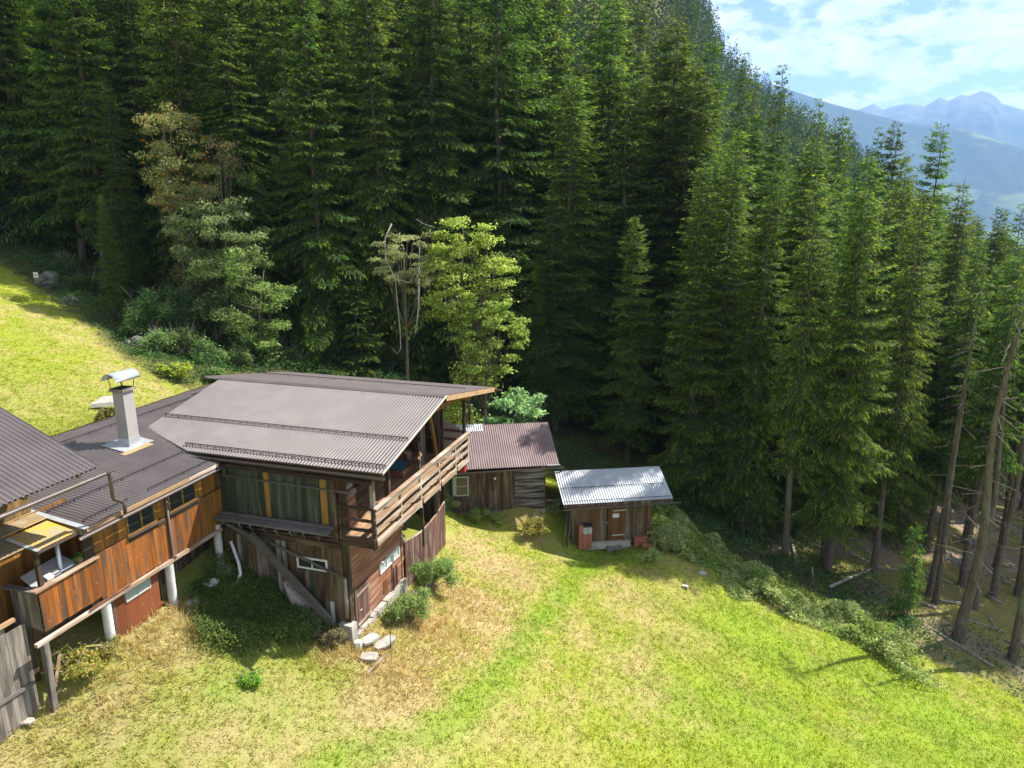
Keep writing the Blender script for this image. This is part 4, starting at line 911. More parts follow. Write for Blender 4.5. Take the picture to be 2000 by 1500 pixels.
beam(SH, 'eave_board', (-.6, -.58, 2.42), (5.1, -.58, 2.42), .02, .14, M['dark_board'])
MB().box(.04, 4.2, .03, 3.3, -.3, 2.5).build('inner_core', M['dark'], SH)
boards(SH, 't', 0, 0.0, 4.24, .02, 2.62, .185, M['long_board'], out=-1, skip=[(1.88, 2.80, .05, 1.95)], zlo=lambda a: .12 if .5 < a < 3.1 else -.05, every=lambda a, p: random.choice([M['long_board'], M['door_board'], M['long_board']]))
sdr = MB().box(1.88, 2.80, -.03, .0, .12, 1.95).build('door', M['door_board'], SH)
for i in range(5): box(sdr, 'board', (1.885 + i * .183, 1.885 + i * .183 + .178, -.055, -.031, .14, 1.93), M['door_board'])
for h in (1.80, .42): beam(sdr, 'hinge_strap', (2.12, -.07, h), (2.80, -.07, h + .02), .015, .06, M['paleblock'])
MB().box(2.12, 2.46, -.075, -.057, 1.42, 1.64).build('notice', M['paper'], sdr)
MB().tube([(1.74, -.06, 1.18), (1.86, -.10, 1.18), (1.86, -.10, 1.06)], .014, 6).build('latch', M['galv'], sdr)
beam(SH, 'door_post', (2.85, -.05, .05), (2.85, -.05, 2.1), .06, .09, M['grey_board'], (1, 0, 0))
boards(SH, 's', 0, .02, 3.3, -.1, 3.3, .2, M['grey_board'], out=-1, zhi=lambda y_: (hs_(y_) if y_ < 1.68 else 3.45 - .4 * (y_ - 1.68)) - .09)
boards(SH, 's', 4.24, .02, 3.3, -.1, 3.3, .2, M['long_board'], out=1, zhi=lambda y_: (hs_(y_) if y_ < 1.68 else 3.45 - .4 * (y_ - 1.68)) - .09)
box(SH, 'threshold', (.55, 3.1, -.22, .0, -.25, .12), M['concrete']); box(SH, 'door_step', (1.8, 2.6, -.34, -.23, -.40, -.09), M['rock'])

# brick stacks beside the shed door
def brick_stack(name, label, x0, y0, nx, nz, mat_fn, z0, bw=.26, bd=.14, bh=.115):
    t_ = tag(empty(name, SWp(x0, y0, z0), SRZ), label, 'brick stack', None)
    for k in range(nz):
        for i in range(nx):
            for j in range(2):
                box(t_, 'brick', (i * (bw + .012) + random.uniform(-.008, .008), i * (bw + .012) + bw, -j * (bd + .01) - bd, -j * (bd + .01), k * (bh + .006), k * (bh + .006) + bh), mat_fn(k, i, j), .008)
    return t_
brick_stack('brick_stack', 'tall stack of red clay bricks left of the shed door, pale blocks on top', .28, -.06, 3, 11, lambda k, i, j: M['paleblock'] if (k > 6 and k < 10 and i > 0) else (M['iron'] if (k == 10 and i > 0) else M['brick']), -.12, .22)
brick_stack('brick_stack', 'low stack of red clay bricks right of the shed door', 3.28, -.06, 3, 5, lambda k, i, j: M['brick'], -.28, .24)
t_ = tag(empty('brick_pile', SWp(3.62, -.62, -.16), SRZ + .1), 'small sunlit row of upright red bricks in front of the low brick stack', 'brick pile')
for i in range(7): box(t_, 'brick', (i * .082, i * .082 + .07, 0, .14, 0, .25), M['brick'], .02)
for i, (x_, a) in enumerate(((-.32, .1), (-.55, .16))):
    o = beam(None, 'leaning_board', SWp(x_, -.25 - i * .2, -.15), SWp(x_ + .22, .1 - i * .1, 1.25), .32 - .1 * i, .03, M['grey_board'], (1, 0, 0)); tag(o, ('wide' if i == 0 else 'narrow') + ' grey board leaning on the left wall of the shed', 'board')
o = tag(beam(None, 'plank_bridge', HWp(.15, .3, .40), HWp(1.5, .25, .34), .22, .04, M['rail']), 'pale plank bridging the gap between hut and shed', 'plank')

# stone steps, slabs and iron stake by the gable door
def slab(name, label, px, py, sx, sy, rz, tilt, mat='stone', th=.09, dz=.12, cat='stone slab'):
    g_ = gnd(px, py); m_ = MB(); n = 7; pts = []
    for k in range(n): a = 2 * math.pi * k / n; rr = random.uniform(.85, 1.1); pts.append((sx / 2 * rr * (abs(math.cos(a)) ** .6) * math.copysign(1, math.cos(a)), sy / 2 * rr * (abs(math.sin(a)) ** .6) * math.copysign(1, math.sin(a)), 0))
    m_.poly(pts, (0, 0, th)); o = m_.build(name, M[mat]); o.location = (g_.x, g_.y, g_.z + dz); o.rotation_euler = (tilt[0], tilt[1], rz); tag(o, label, cat); return o
slab('stone_slab', 'pale stone slab nearest the plum door, upper of the broken steps', 722, 1262, .75, .42, R_(60), (.08, .05), dz=.22)
slab('stone_slab', 'pale stone slab beside the iron stake, middle of the broken steps', 752, 1266, .85, .40, R_(50), (.1, -.1), dz=.18)
slab('stone_slab', 'tilted pale stone slab lowest of the broken steps', 722, 1292, .62, .40, R_(5), (.15, .1), dz=.14)
slab('stone_block', 'small white limewashed stone under the concrete corner foot', 700, 1268, .28, .22, 0, (0, 0), 'white', .3, 0, 'stone')
slab('stone_slab', 'flat pinkish stone in the dry grass below the grey board screen', 52, 1412, .42, .26, 0, (0, 0), 'stone', .06, .02)
slab('stone_slab', 'white stone lying in the meadow near the dry knoll edge', 1338, 1148, .35, .2, -.4, (0, 0), 'stone', .1, .02)
slab('stone_slab', 'pale flat boulder at the top edge of the dry knoll', 1372, 1122, .5, .25, .2, (0, 0), 'stone', .1, .02)
slab('stone_slab', 'brown rock at the foot of the bramble bank', 1530, 1193, .5, .3, .2, (0, 0), 'rock', .16, .0)
g_ = gnd(764, 1285); tag(MB().tube([g_, g_ + Vector((0, 0, 1.05))], .014, 6).build('iron_stake', M['iron']), 'thin dark iron stake standing beside the broken stone steps', 'stake')
g_ = gnd(735, 1318); tag(beam(None, 'loose_plank', g_ + Vector((-.35, -.1, .05)), g_ + Vector((.25, .5, .42)), .10, .03, M['rail']), 'narrow plank leaning against the lowest step slab', 'plank')
# pale slab in the upper meadow, rock with trail sign, roof corner at the edge
g_ = gnd(212, 800); o = MB().poly([(-.7, -.25, 0), (.45, -.3, 0), (.8, .2, .1), (-.2, .25, .1)], (0, .1, .16)).build('boulder', M['stone']); o.location = g_ + Vector((0, 0, .28)); o.rotation_euler = (.2, 0, .5); tag(o, 'pale whitish stone trough in the upper meadow behind the chimney', 'boulder')
g_ = gnd(82, 560)
def rock(name, label, loc, r, sq=(1, 1, .7), mat='rock', seed=0, cat='boulder', group=None):
    rg = np.random.default_rng(seed); V = []; F = []; nl, ns = 9, 14
    for i in range(nl + 1):
        th = math.pi * i / nl
        for k in range(ns):
            ph = 2 * math.pi * k / ns; d = np.array([math.sin(th) * math.cos(ph), math.sin(th) * math.sin(ph), math.cos(th)])
            rr = r * (1 + .22 * math.sin(3.1 * d[0] + seed) * math.cos(2.7 * d[1] - seed) + .12 * math.sin(7 * d[2] + 5 * d[0]) + rg.normal(0, .05))
            V.append((d[0] * rr * sq[0], d[1] * rr * sq[1], d[2] * rr * sq[2]))
    F = [(i * ns + k, (i + 1) * ns + k, (i + 1) * ns + (k + 1) % ns, i * ns + (k + 1) % ns) for i in range(nl) for k in range(ns)]
    o = link(name, pydata(name, V, F, M[mat])); o.location = loc; return tag(o, label, cat, group)
rock('boulder', 'grey mossy boulder carrying a small white trail sign', g_ + Vector((.1, .4, .35)), .75, seed=3)
rock('boulder', 'low grey boulder half hidden in undergrowth right of the trail sign', gnd(118, 590) + Vector((.2, .7, -.1)), .55, seed=8)
rock('boulder', 'dark rock at the meadow edge above the fern', gnd(232, 668) + Vector((.5, .7, -.2)), .6, seed=12)
for i, (s, t, h, r) in enumerate(((-.45, 4.62, 2.0, .34), (.5, 4.7, 2.25, .30), (-1.2, 4.6, 1.95, .26), (-2.2, 4.45, 1.8, .22))):
    rock('foundation_boulder', ['rounded stone under the shaded white column by the drain pipe', 'rubble stone behind the drain pipe against the long wall', 'grey stone in the shadow below the wing floor', 'pale stone beside the middle white column'][i], FW(s, t, h), r, (1.1, .9, .6), 'stone', 20 + i, 'stone')
SG = tag(empty('trail_sign', g_ + Vector((-.02, -.38, .78)), R_(-12)), 'small white trail sign with a blue mark on the grey boulder', 'sign')
MB().box(-.17, .17, -.02, .0, -.17, .17).build('board', M['white'], SG); MB().bar((-.04, -.026, .07), (-.09, -.026, -.02), .05, .012, (0, 1, 0)).build('mark', M['blue'], SG); MB().bar((.05, -.026, .06), (.03, -.026, -.09), .04, .012, (0, 1, 0)).build('mark', M['red'], SG)
FR = tag(empty('far_roof', gnd(-30, 735) + Vector((0, 0, 1.6)), FRZ), 'corner of a mauve roof poking in from the meadow at the left edge', 'roof')
MB().poly([(-.45, -.35, -.05), (-.45, 3.4, .75), (-4, 3.4, .75), (-4, -.35, -.05)], (0, 0, .05)).build('roof_sheet', M['roof_brown'], FR); MB().box(-3.8, -.8, .1, 3, -2, .0).build('wall', M['dark_board'], FR)

# ------------------------------------------------------------------ spruces
def kites(cen, d, s, ln, w, col):
    return quads(cen, unit(d), unit(s), ln, w), np.repeat(col, 4, 0)

def spruce_mesh(seed, Ht=28.0, base_frac=.08, spread=3.6, dens=1.0, droop=.35, hue=0, bare=False):
    """trunk with dead limbs, and a crown of whorled drooping branches carrying hanging twigs"""
    rg = np.random.default_rng(seed); C_, D, S, Ln, Wd, Cl = [], [], [], [], [], []
    tb = MB(); wob = rg.normal(0, .05, 12)
    tp = [(.12 * math.sin(i * .7 + seed), .12 * math.cos(i * .9 + seed) - .12, Ht * i / 11 * .985 - (0.6 if i == 0 else 0)) for i in range(12)]
    tb.tube(tp, [max(.015, (.30 * (Ht / 28)) * (1.22 if i == 0 else 1) * (1 - i / 11) ** .82) for i in range(12)], 9)
    z = Ht * base_frac; za = Ht - .4
    lean = rg.uniform(0, 6.28)
    while z < za:
        f = (z - Ht * base_frac) / (Ht - Ht * base_frac)          # 0 bottom of crown, 1 tip
        prof = min(1.0, (1 - f) ** (.80 if seed == 104 else .66) * 1.10) * (.62 + .38 * min(1, f / .14)) if not bare else (1 - f) ** .6 * (.55 + .45 * min(1, f / .3))
        nb = max(3, int(round((5.4 if f < .8 else 5.2) * dens)))
        a0 = rg.uniform(0, 6.28)
        for b_ in range(nb):
            if rg.random() < .13: continue
            az = a0 + 6.283 * b_ / nb + rg.normal(0, .25); Lb = spread * prof * rg.uniform(.5, 1.28) * (.78 + .44 * float(vnoise(np.array([az * 1.3 + seed]), np.array([z * .28 + seed * 3]))[0])) * (1 + .12 * math.cos(az - lean)) + .18
            dr0 = (.38 * f ** 1.5 - .12 - droop * (1 - f) * .9) + rg.normal(0, .07)
            ca, sa = math.cos(az), math.sin(az); zb = z + rg.uniform(-.30, .30)
            n = max(5, int(Lb / .125)); t = (np.arange(n) + rg.random(n) * .8) / n; t = np.clip(t, .10 if Lb > 1 else .02, 1)
            sag = -droop * .55 * (1 - f) * t * t * Lb + .30 * (t ** 3.5) * Lb * .55
            px = ca * Lb * t; py = sa * Lb * t; pz = zb + dr0 * Lb * t + sag
            # laterals: alternate sides, each with hanging clumps
            for sd_ in (-1, 1):
                ll = (.40 * Lb * (1 - t) ** .75 + .16) * rg.uniform(.55, 1.1, n); ll = np.minimum(ll, 1.15)
                k = np.maximum(1, (ll / .125).astype(int)); idx = np.repeat(np.arange(n), k); u_ = (np.concatenate([np.arange(q) for q in k]) + rg.random(len(idx))) / k[idx]
                fw = .55; lx = -sa * sd_ + ca * fw; ly = ca * sd_ + sa * fw; nn = math.hypot(lx, ly); lx /= nn; ly /= nn
                q = ll[idx] * u_; cx_ = px[idx] + lx * q + rg.normal(0, .04, len(idx)); cy_ = py[idx] + ly * q + rg.normal(0, .04, len(idx)); cz_ = pz[idx] - .28 * q * q - .12 * q * (1 - f) + rg.normal(0, .03, len(idx))
                m_ = len(idx); hang = rg.uniform(.4, 2.4, m_) * (1 - .7 * f)
                d = np.stack([lx + ca * .5 + rg.normal(0, .3, m_), ly + sa * .5 + rg.normal(0, .28, m_), -hang + rg.normal(0, .15, m_) + .2], 1)
                s_ = rg.normal(0, 1, (m_, 3)); s_[:, 2] *= .45; s_ = s_ - d * (s_ * d).sum(1, keepdims=True) / (d * d).sum(1, keepdims=True)
                C_.append(np.stack([cx_, cy_, cz_], 1)); D.append(d); S.append(s_); Ln.append(rg.uniform(.20, .40, m_) + .16 * np.clip(hang - .9, 0, 1)); Wd.append(rg.uniform(.06, .115, m_))
                tone = rg.random((m_, 1)); bt = rg.uniform(.85, 1.15)
                c_ = (lin((.030, .066, .020)) * (1 - tone) + lin((.082, .128, .026)) * tone) * bt; young = (u_ > .66)[:, None] * (rg.random((m_, 1)) < .6); c_ = c_ + young * lin((.085, .095, .006)); Cl.append(c_)
            # main limb
            if Lb > .9: tb.bar((0, 0, zb), (ca * Lb * .6, sa * Lb * .6, zb + dr0 * Lb * .6 - droop * .3 * (1 - f) * .36 * Lb), .05 if Lb > 2 else .03)
        z += (.46 if f < .55 else (.40 if f < .85 else .30)) / max(.6, dens ** .5) * rg.uniform(.7, 1.35)
    # leader tip
    m_ = 26; zz = rg.uniform(Ht - 1.0, Ht, m_); an = rg.uniform(0, 6.28, m_); C_.append(np.stack([0 * zz, 0 * zz, zz], 1)); D.append(np.stack([np.cos(an), np.sin(an), np.full(m_, .9)], 1)); S.append(np.stack([-np.sin(an), np.cos(an), 0 * an], 1))
    Ln.append(np.full(m_, .20) * (Ht + .25 - zz)); Wd.append(np.full(m_, .06)); Cl.append(np.tile(lin((.08, .10, .022)), (m_, 1)))
    # dead limbs below the crown
    z = 1.5
    while z < min(Ht * base_frac + 3, Ht * .93):
        for _ in range(2):
            az = rg.uniform(0, 6.28); L2 = rg.uniform(.5, 1.7); tb.bar((0, 0, z), (math.cos(az) * L2, math.sin(az) * L2, z - rg.uniform(.1, .7)), .022)
        z += rg.uniform(.5, 1.2)
    C_ = np.concatenate(C_); D = np.concatenate(D); S = np.concatenate(S); Ln = np.concatenate(Ln); Wd = np.concatenate(Wd); Cl = np.concatenate(Cl)
    (V, F), col = kites(C_, D, S, Ln, Wd, Cl)
    return pydata('trunk', tb.v, tb.f, M['bark'], False), mesh_np('crown', V, F, M['needle'], col), len(F)

SPR = []; tot = 0
specs = [(101, 28, .05, 4.3, 1.0, .45), (102, 28, .10, 3.7, 1.0, .66), (103, 28, .16, 4.1, .95, .32), (104, 28, .30, 3.3, .9, .50), (105, 28, .40, 3.4, .95, .45),
         (106, 28, .52, 3.0, .95, .45), (107, 28, .05, 4.4, 1.05, .75), (108, 28, .02, 3.2, 1.0, .28)]
for sp in specs:
    t_, c_, n_ = spruce_mesh(*sp); SPR.append((t_, c_, sp[1])); tot += n_
yt, yc, n_ = spruce_mesh(120, 7.0, .03, 1.7, 1.25, .15); YOUNG = (yt, yc, 7.0); tot += n_
tt, tcr, n_ = spruce_mesh(131, 20.0, .88, .9, .5, .35); THIN_TOP = (tt, tcr, 20.0); tt, tcr, n_ = spruce_mesh(132, 20.0, .965, .5, .5, .2); POLE = (tt, tcr, 20.0)  # crowns cut nearly away so that their shadows spare the meadow
print('crown quads', tot)
ntree = 0
def put_tree(name, mesh, x, y, z, height, label, cat='spruce', group=None, rz=None, wide=1.0):
    global ntree
    r = empty(name, (x, y, z), random.uniform(0, 6.28) if rz is None else rz); s = height / mesh[2]; r.scale = (s * wide, s * wide, s)
    r.rotation_euler = (random.gauss(0, .012), random.gauss(0, .012), r.rotation_euler[2])
    link('trunk', mesh[0], r); link('crown', mesh[1], r); tag(r, label, cat, group); ntree += 1; return r
def px_at(px, py, dep):
    r = ray(px, py); return Vector((r.x * dep, r.y * dep, CAMZ + r.z * dep))
# meadow and roof points that the sun reaches in the photograph: trees toward the sun keep clear of them
qx, qy = np.meshgrid(np.arange(-40, 34, 1.3), np.arange(12, 54, 1.3)); qx = qx.ravel(); qy = qy.ravel(); qz = H(qx, qy)
kq = (edge_side(qx, qy) < np.where((qx > 6) & (qx < 20), .6, -1.4)) & in_view(qx, qy, qz, 10); PRO = np.stack([qx[kq], qy[kq], qz[kq]], 1)
PRO = np.concatenate([PRO, np.array([[*SWp(a, b_, 3.0)] for a in (0, 1.5, 3, 4.6) for b_ in (0, 1.6)]), np.array([[*HWp(a, 1, 3.2)] for a in (-4, -2, .3)]), np.array([[*FW(s, t, 6.6)] for s in (1, 4, 7) for t in (0, 4, 8)])])
_sh = np.array([math.sin(SUN_AZ), math.cos(SUN_AZ)]); _te = math.tan(SUN_EL)
def sun_limit(x, y, zb=None, r=3.2):
    dx_ = x - PRO[:, 0]; dy_ = y - PRO[:, 1]; D_ = dx_ * _sh[0] + dy_ * _sh[1]; lt = np.abs(dx_ * _sh[1] - dy_ * _sh[0]); m_ = (D_ > -.5) & (lt < r)
    if not m_.any(): return 1e9
    if zb is None: zb = float(Hall(x, y))
    lim = PRO[m_, 2] + np.maximum(D_[m_], 0) * _te + 1.2; f_ = 1 - (lt[m_] / 3.8) ** 1.5
    return float((zb + (lim - zb) / f_).min())
# trees that can be told apart: (x of stem, y of tip, distance along the view, mesh, width, label)
HERO = [
 (1115, -45, 47, 1, 1.05, 'tall spruce straight above the hut, straight stem bare between hanging curtains of twigs'),
 (1300, 25, 50, 0, 1.0, 'tall dark spruce standing behind the shed, its tip just under the far hillside'),
 (1395, 150, 56, 2, .95, 'dense spruce between the shed roof and the skyline, left of the twin tips'),
 (1462, 100, 58, 3, .72, 'first of the ragged spruce tips standing against the cloud'),
 (1480, 128, 60, 3, .7, 'ragged thin spruce tip close beside the highest tip on the skyline'),
 (1533, 124, 54, 3, .72, 'slender spruce whose long bare leader stands highest above the ridge'),
 (1440, 250, 46, 2, 1.05, 'broad front spruce with dark stem between two sunlit branch fans right of the shed'),
 (1612, 190, 60, 3, .72, 'narrow spruce tip in front of the pale blue slope'),
 (1640, 215, 62, 1, .7, 'short neighbour tip just right of the narrow tip before the blue slope'),
 (1662, 238, 64, 3, .65, 'small pointed tip beside the pale sunlit field of the blue slope'),
 (1748, 232, 58, 0, .72, 'double-tipped spruce standing dark against the blue mountain flank'),
 (1728, 246, 58, 3, .6, 'lower half of the double tip against the blue mountain flank'),
 (1775, 300, 54, 2, .75, 'sunlit rounded spruce crown in front of the double tip'),
 (1838, 232, 56, 0, .78, 'tiered free standing spruce top furthest out against the haze'),
 (1590, 330, 46, 0, 1.0, 'yellow green spruce with fanned branches below the narrow tip'),
 (1690, 300, 47, 2, 1.0, 'sunny spruce with a visible grey stem in the middle of the right hand wood'),
 (1890, 345, 52, 1, .75, 'dark spruce tip falling away to the valley'),
 (1800, 370, 45, 0, .95, 'light green spruce below the tiered top'),
 (1952, 402, 50, 2, .75, 'spruce tip low on the skyline near the picture edge'),
 (1998, 395, 47, 3, .75, 'dark spruce tip cut by the picture edge'),
 (1905, 470, 44, 3, .9, 'thin crowned spruce above the open trunks'),
 (1985, 480, 40, 4, .9, 'high crowned spruce near the edge above the scree'),
 (975, -170, 50, 2, 1.0, 'spruce whose bare dark stem shows above the cherry tree'),
 (832, -190, 49, 6, 1.0, 'heavy hanging spruce left of the cherry tree with lit twig curtains'),
 (705, -200, 52, 1, 1.0, 'dark spruce above the long roof, its stem showing near the upper frame'),
 (600, -230, 50, 6, 1.0, 'spruce with separate lit branch tips above the rowan'),
 (1195, -30, 56, 0, 1.0, 'full spruce filling the gap between the tall hanging spruce and the hillside'),
 (1050, -70, 55, 2, .95, 'spruce half hidden left of the tall hanging spruce'),
 (900, -120, 56, 0, 1.0, 'dense spruce behind the cherry tree'),
 (1010, -60, 60, 2, 1.0, 'spruce deep behind the cherry tree reaching over the upper frame'),
 (1085, -90, 57, 0, 1.0, 'full crowned spruce just left of the tall hanging one, over the upper frame'),
 (1158, -50, 62, 1, 1.05, 'spruce between the tall hanging one and the hillside, over the upper frame'),
 (1235, -5, 62, 6, 1.0, 'heavy spruce whose tip just touches the upper frame left of the hillside gap'),
 (1345, 90, 60, 2, .9, 'dark spruce tip left of the hillside crest'),
 (1240, 70, 48, 7, 1.1, 'narrow spruce directly behind the right end of the hut roof'),
]
occupied = []
for px, py, dep, mi, wd_, lab in HERO:
    T = px_at(px, py, dep); zb = float(Hall(T.x, T.y)) - .3
    if px < 1380: T.z = min(T.z, max(zb + 10, sun_limit(T.x, T.y)))
    if px < 1380: wd_ *= 1.22
    put_tree('spruce', SPR[mi], T.x, T.y, zb, max(9, T.z - zb), lab, wide=wd_ * 28 / max(9, T.z - zb) if T.z - zb > 31 else wd_); occupied.append((T.x, T.y))
# trees placed by their foot: x,y of the stem foot, height, mesh
FEET = [
 (1868, 1250, 20, 10, 1.35, 'thick stemmed spruce leaning over the meadow corner, roots at the grass edge'),
 (1905, 1190, 20, 9, .9, 'slim trunk right behind the thick stemmed spruce'),
 (1975, 1290, 18, 10, 1.25, 'dark trunk cut by the lower picture edge beside the meadow'),
 (1940, 1165, 22, 9, .9, 'straight trunk on the pinkish forest floor'),
 (1985, 1165, 22, 9, .9, 'outermost trunk on the pinkish forest floor'),
 (1828, 1180, 17, 9, 1.0, 'curved twin trunk left of the thick stemmed spruce'),
 (1815, 1165, 20, 9, .8, 'thin partner of the curved twin trunk'),
 (1767, 1215, 6, 8, .55, 'young thin spruce at the meadow edge before the trunks'),
 (1700, 1115, 26, 3, .9, 'spruce with feathery low boughs over the bramble bank'),
 (1617, 1115, 27, 2, .85, 'grey trunk pair spruce rising from the bramble bank'),
 (1604, 1098, 24, 3, .8, 'shorter partner of the grey trunk pair'),
 (1527, 1085, 29, 3, .9, 'pale sunlit trunk standing free above the shaded ferns'),
 (1450, 1040, 24, 1, .9, 'spruce with low dark skirt right of the shed'),
 (1380, 1000, 22, 7, 1.1, 'bushy spruce close behind the right end of the shed'),
 (1340, 985, 21, 7, 1.1, 'short full spruce behind the shed gable'),
 (163, 512, 27, 2, .95, 'spruce with pale lower trunk above the trail sign'),
 (210, 540, 25, 2, .9, 'spruce with straight grey trunk showing below its boughs'),
 (262, 585, 20, 1, .8, 'slim spruce whose pale foot shows right of the two grey trunks'),
 (60, 470, 30, 0, 1.15, 'broad sunlit spruce at the left edge above the meadow'),
 (-40, 440, 30, 6, 1.1, 'spruce cut by the left picture edge with lit sloping boughs'),
 (130, 440, 31, 6, 1.1, 'great bright spruce with stepped boughs left of the rowan'),
 (500, 640, 26, 6, .95, 'dark spruce behind the whitebeam'),
 (395, 600, 29, 1, 1, 'tall dark spruce directly behind the rowan'),
 (640, 700, 27, 0, .9, 'shaded spruce over the long farmhouse roof'),
 (760, 720, 28, 1, .9, 'shaded spruce left of the bare branched tree'),
 (1140, 830, 14, 7, 1.25, 'medium spruce with low boughs behind the hut'),
 (815, 742, 6, 8, 1.2, 'young spruce hidden low behind the roof below the half dead tree'),
 (880, 752, 6.5, 8, 1.2, 'young spruce under the left boughs of the cherry tree'),
 (945, 765, 6, 8, 1.2, 'young spruce under the right boughs of the cherry tree'),
 (700, 735, 7, 8, 1.2, 'young spruce behind the middle of the farmhouse ridge'),
 (1065, 790, 9, 8, 1.1, 'young bright spruce behind the walnut bush'),
]
for px, py, ht, mi, wd_, lab in FEET:
    g_ = gnd(px, py); put_tree('spruce', YOUNG if mi == 8 else (THIN_TOP if mi == 9 else (POLE if mi == 10 else SPR[mi])), g_.x, g_.y, g_.z - .25, min(ht, max((22 if 1300 < px < 1720 else 8) if px > 1000 else 5.5, sun_limit(g_.x, g_.y) - g_.z)) if mi < 9 else ht, lab, wide=wd_); occupied.append((g_.x, g_.y))
# the wood behind, jittered grid; denser at its border
cand = []
xx = -75.0
while xx < 95:
    yy = 20.0
    while yy < 150:
        cand.append((xx + random.uniform(-1.7, 1.7), yy + random.uniform(-1.7, 1.7))); yy += 4.3
    xx += 4.3
ca_ = np.array(cand); es = edge_side(ca_[:, 0], ca_[:, 1]); zt = Hall(ca_[:, 0], ca_[:, 1]); prox = 1.7 + 0 * es
keep = (es > 1.3); ca_, es, zt = ca_[keep], es[keep], zt[keep]
bx = blocked(ca_[:, 0], ca_[:, 1])
def vis_any(x, y, z):
    o = np.zeros(len(x), bool)
    for hh_ in (0, 8, 16, 24): o |= in_view(x, y, z + hh_, 150)
    return o
vv = vis_any(ca_[:, 0], ca_[:, 1], zt) & ~bx; ca_, es, zt = ca_[vv], es[vv], zt[vv]
oc = np.array(occupied); _LM = [(0, 'over the trail sign'), (140, 'over the two grey trunks'), (290, 'behind the rowan'), (420, 'behind the whitebeam'), (560, 'over the left end of the farmhouse ridge'), (700, 'behind the half dead tree'), (850, 'behind the cherry tree'), (1000, 'behind the hut roof'), (1150, 'over the left end of the shed roof'), (1300, 'over the right end of the shed roof'), (1450, 'over the start of the bramble bank'), (1600, 'over the middle of the bramble bank'), (1750, 'over the end of the bramble bank')]
_used = {}
def front_label(pxx, ht):
    w = [t for a, t in _LM if pxx >= a or a == 0][-1]; k = _used.get(w, 0); _used[w] = k + 1
    return ['foremost', 'second foremost', 'third foremost', 'fourth foremost', 'fifth foremost', 'sixth foremost', 'seventh foremost', 'eighth foremost', 'ninth foremost'][min(k, 8)] + ' spruce of the closed forest front ' + w
order = np.argsort(np.hypot(ca_[:, 0], ca_[:, 1])); placed = 0
for i in order:
    x, y = ca_[i]
    if np.hypot(oc[:, 0] - x, oc[:, 1] - y).min() < 2.6: continue
    # keep a gap to the buildings and a lighter wood on the lower right
    if np.hypot(x - S0.x - 2, y - S0.y - 2) < 6.0: continue
    px = 1000 + F_PX * x / (y * math.cos(PITCH)); right = x > 20
    if right and random.random() < .06: continue
    if not right and random.random() < (.30 if es[i] < 26 else .75): continue
    if placed > 226: break
    # tips stay under the skyline of the photograph
    g_ = zt[i]; dep = y * math.cos(PITCH) - (g_ + 14 - CAMZ) * math.sin(PITCH); pxx = 1000 + F_PX * x / dep
    sky_y = np.interp(pxx, [900, 1250, 1340, 1420, 1500, 1600, 1700, 1800, 1900, 2000, 2200], [-200, -60, 60, 190, 240, 270, 310, 360, 420, 470, 560])
    if g_ + 26 - CAMZ < -.2 * y: continue
    rr = ray(pxx, sky_y); zmax = CAMZ + rr.z * (y / rr.y)
    if (265 < pxx < 575 and dep < 48.5) or (720 < pxx < 1050 and dep < 42): continue
    ht = min(random.uniform(22, 30) if right else random.uniform(25, 36), zmax - g_, sun_limit(x, y) - g_)
    if ht < (15 if right else (13 if x > -2 else 6)): continue
    mi = random.choice([5, 5, 4, 5]) if right else (random.choice([0, 1, 6, 2, 7]) if es[i] < 9 else random.choice([1, 2, 3, 4]))
    if right: lab = 'bare trunked spruce with a high crown among many like it above the open forest floor'; gp = 'high crowned spruces of the open right hand wood'
    elif es[i] < 9: lab = front_label(pxx, ht); gp = 'spruces of the closed forest front'
    else: lab = 'tall dark spruce standing inside the dense forest behind the front row'; gp = 'spruces deeper in the dense forest'
    put_tree('spruce', SPR[mi], x, y, g_ - .3, ht, lab, group=gp, wide=random.uniform(.78, 1.15) * (1 if right else (1.18 if ht > 16 else .95))); placed += 1
print('trees', ntree)

# ------------------------------------------------------------------ far wood on the mountain flank: one mass
rg = np.random.default_rng(5)
n_ = 13000; rr_ = np.sqrt(rg.uniform(96 ** 2, 500 ** 2, n_)); az_ = rg.uniform(-.68, .72, n_); fx = rr_ * np.sin(az_); fy = rr_ * np.cos(az_); fz = Hall(fx, fy)
k = (in_view(fx, fy, fz, 40) | in_view(fx, fy, fz + 24, 40)) & (rg.random(n_) < .55); fx, fy, fz, rr_ = fx[k], fy[k], fz[k], rr_[k]
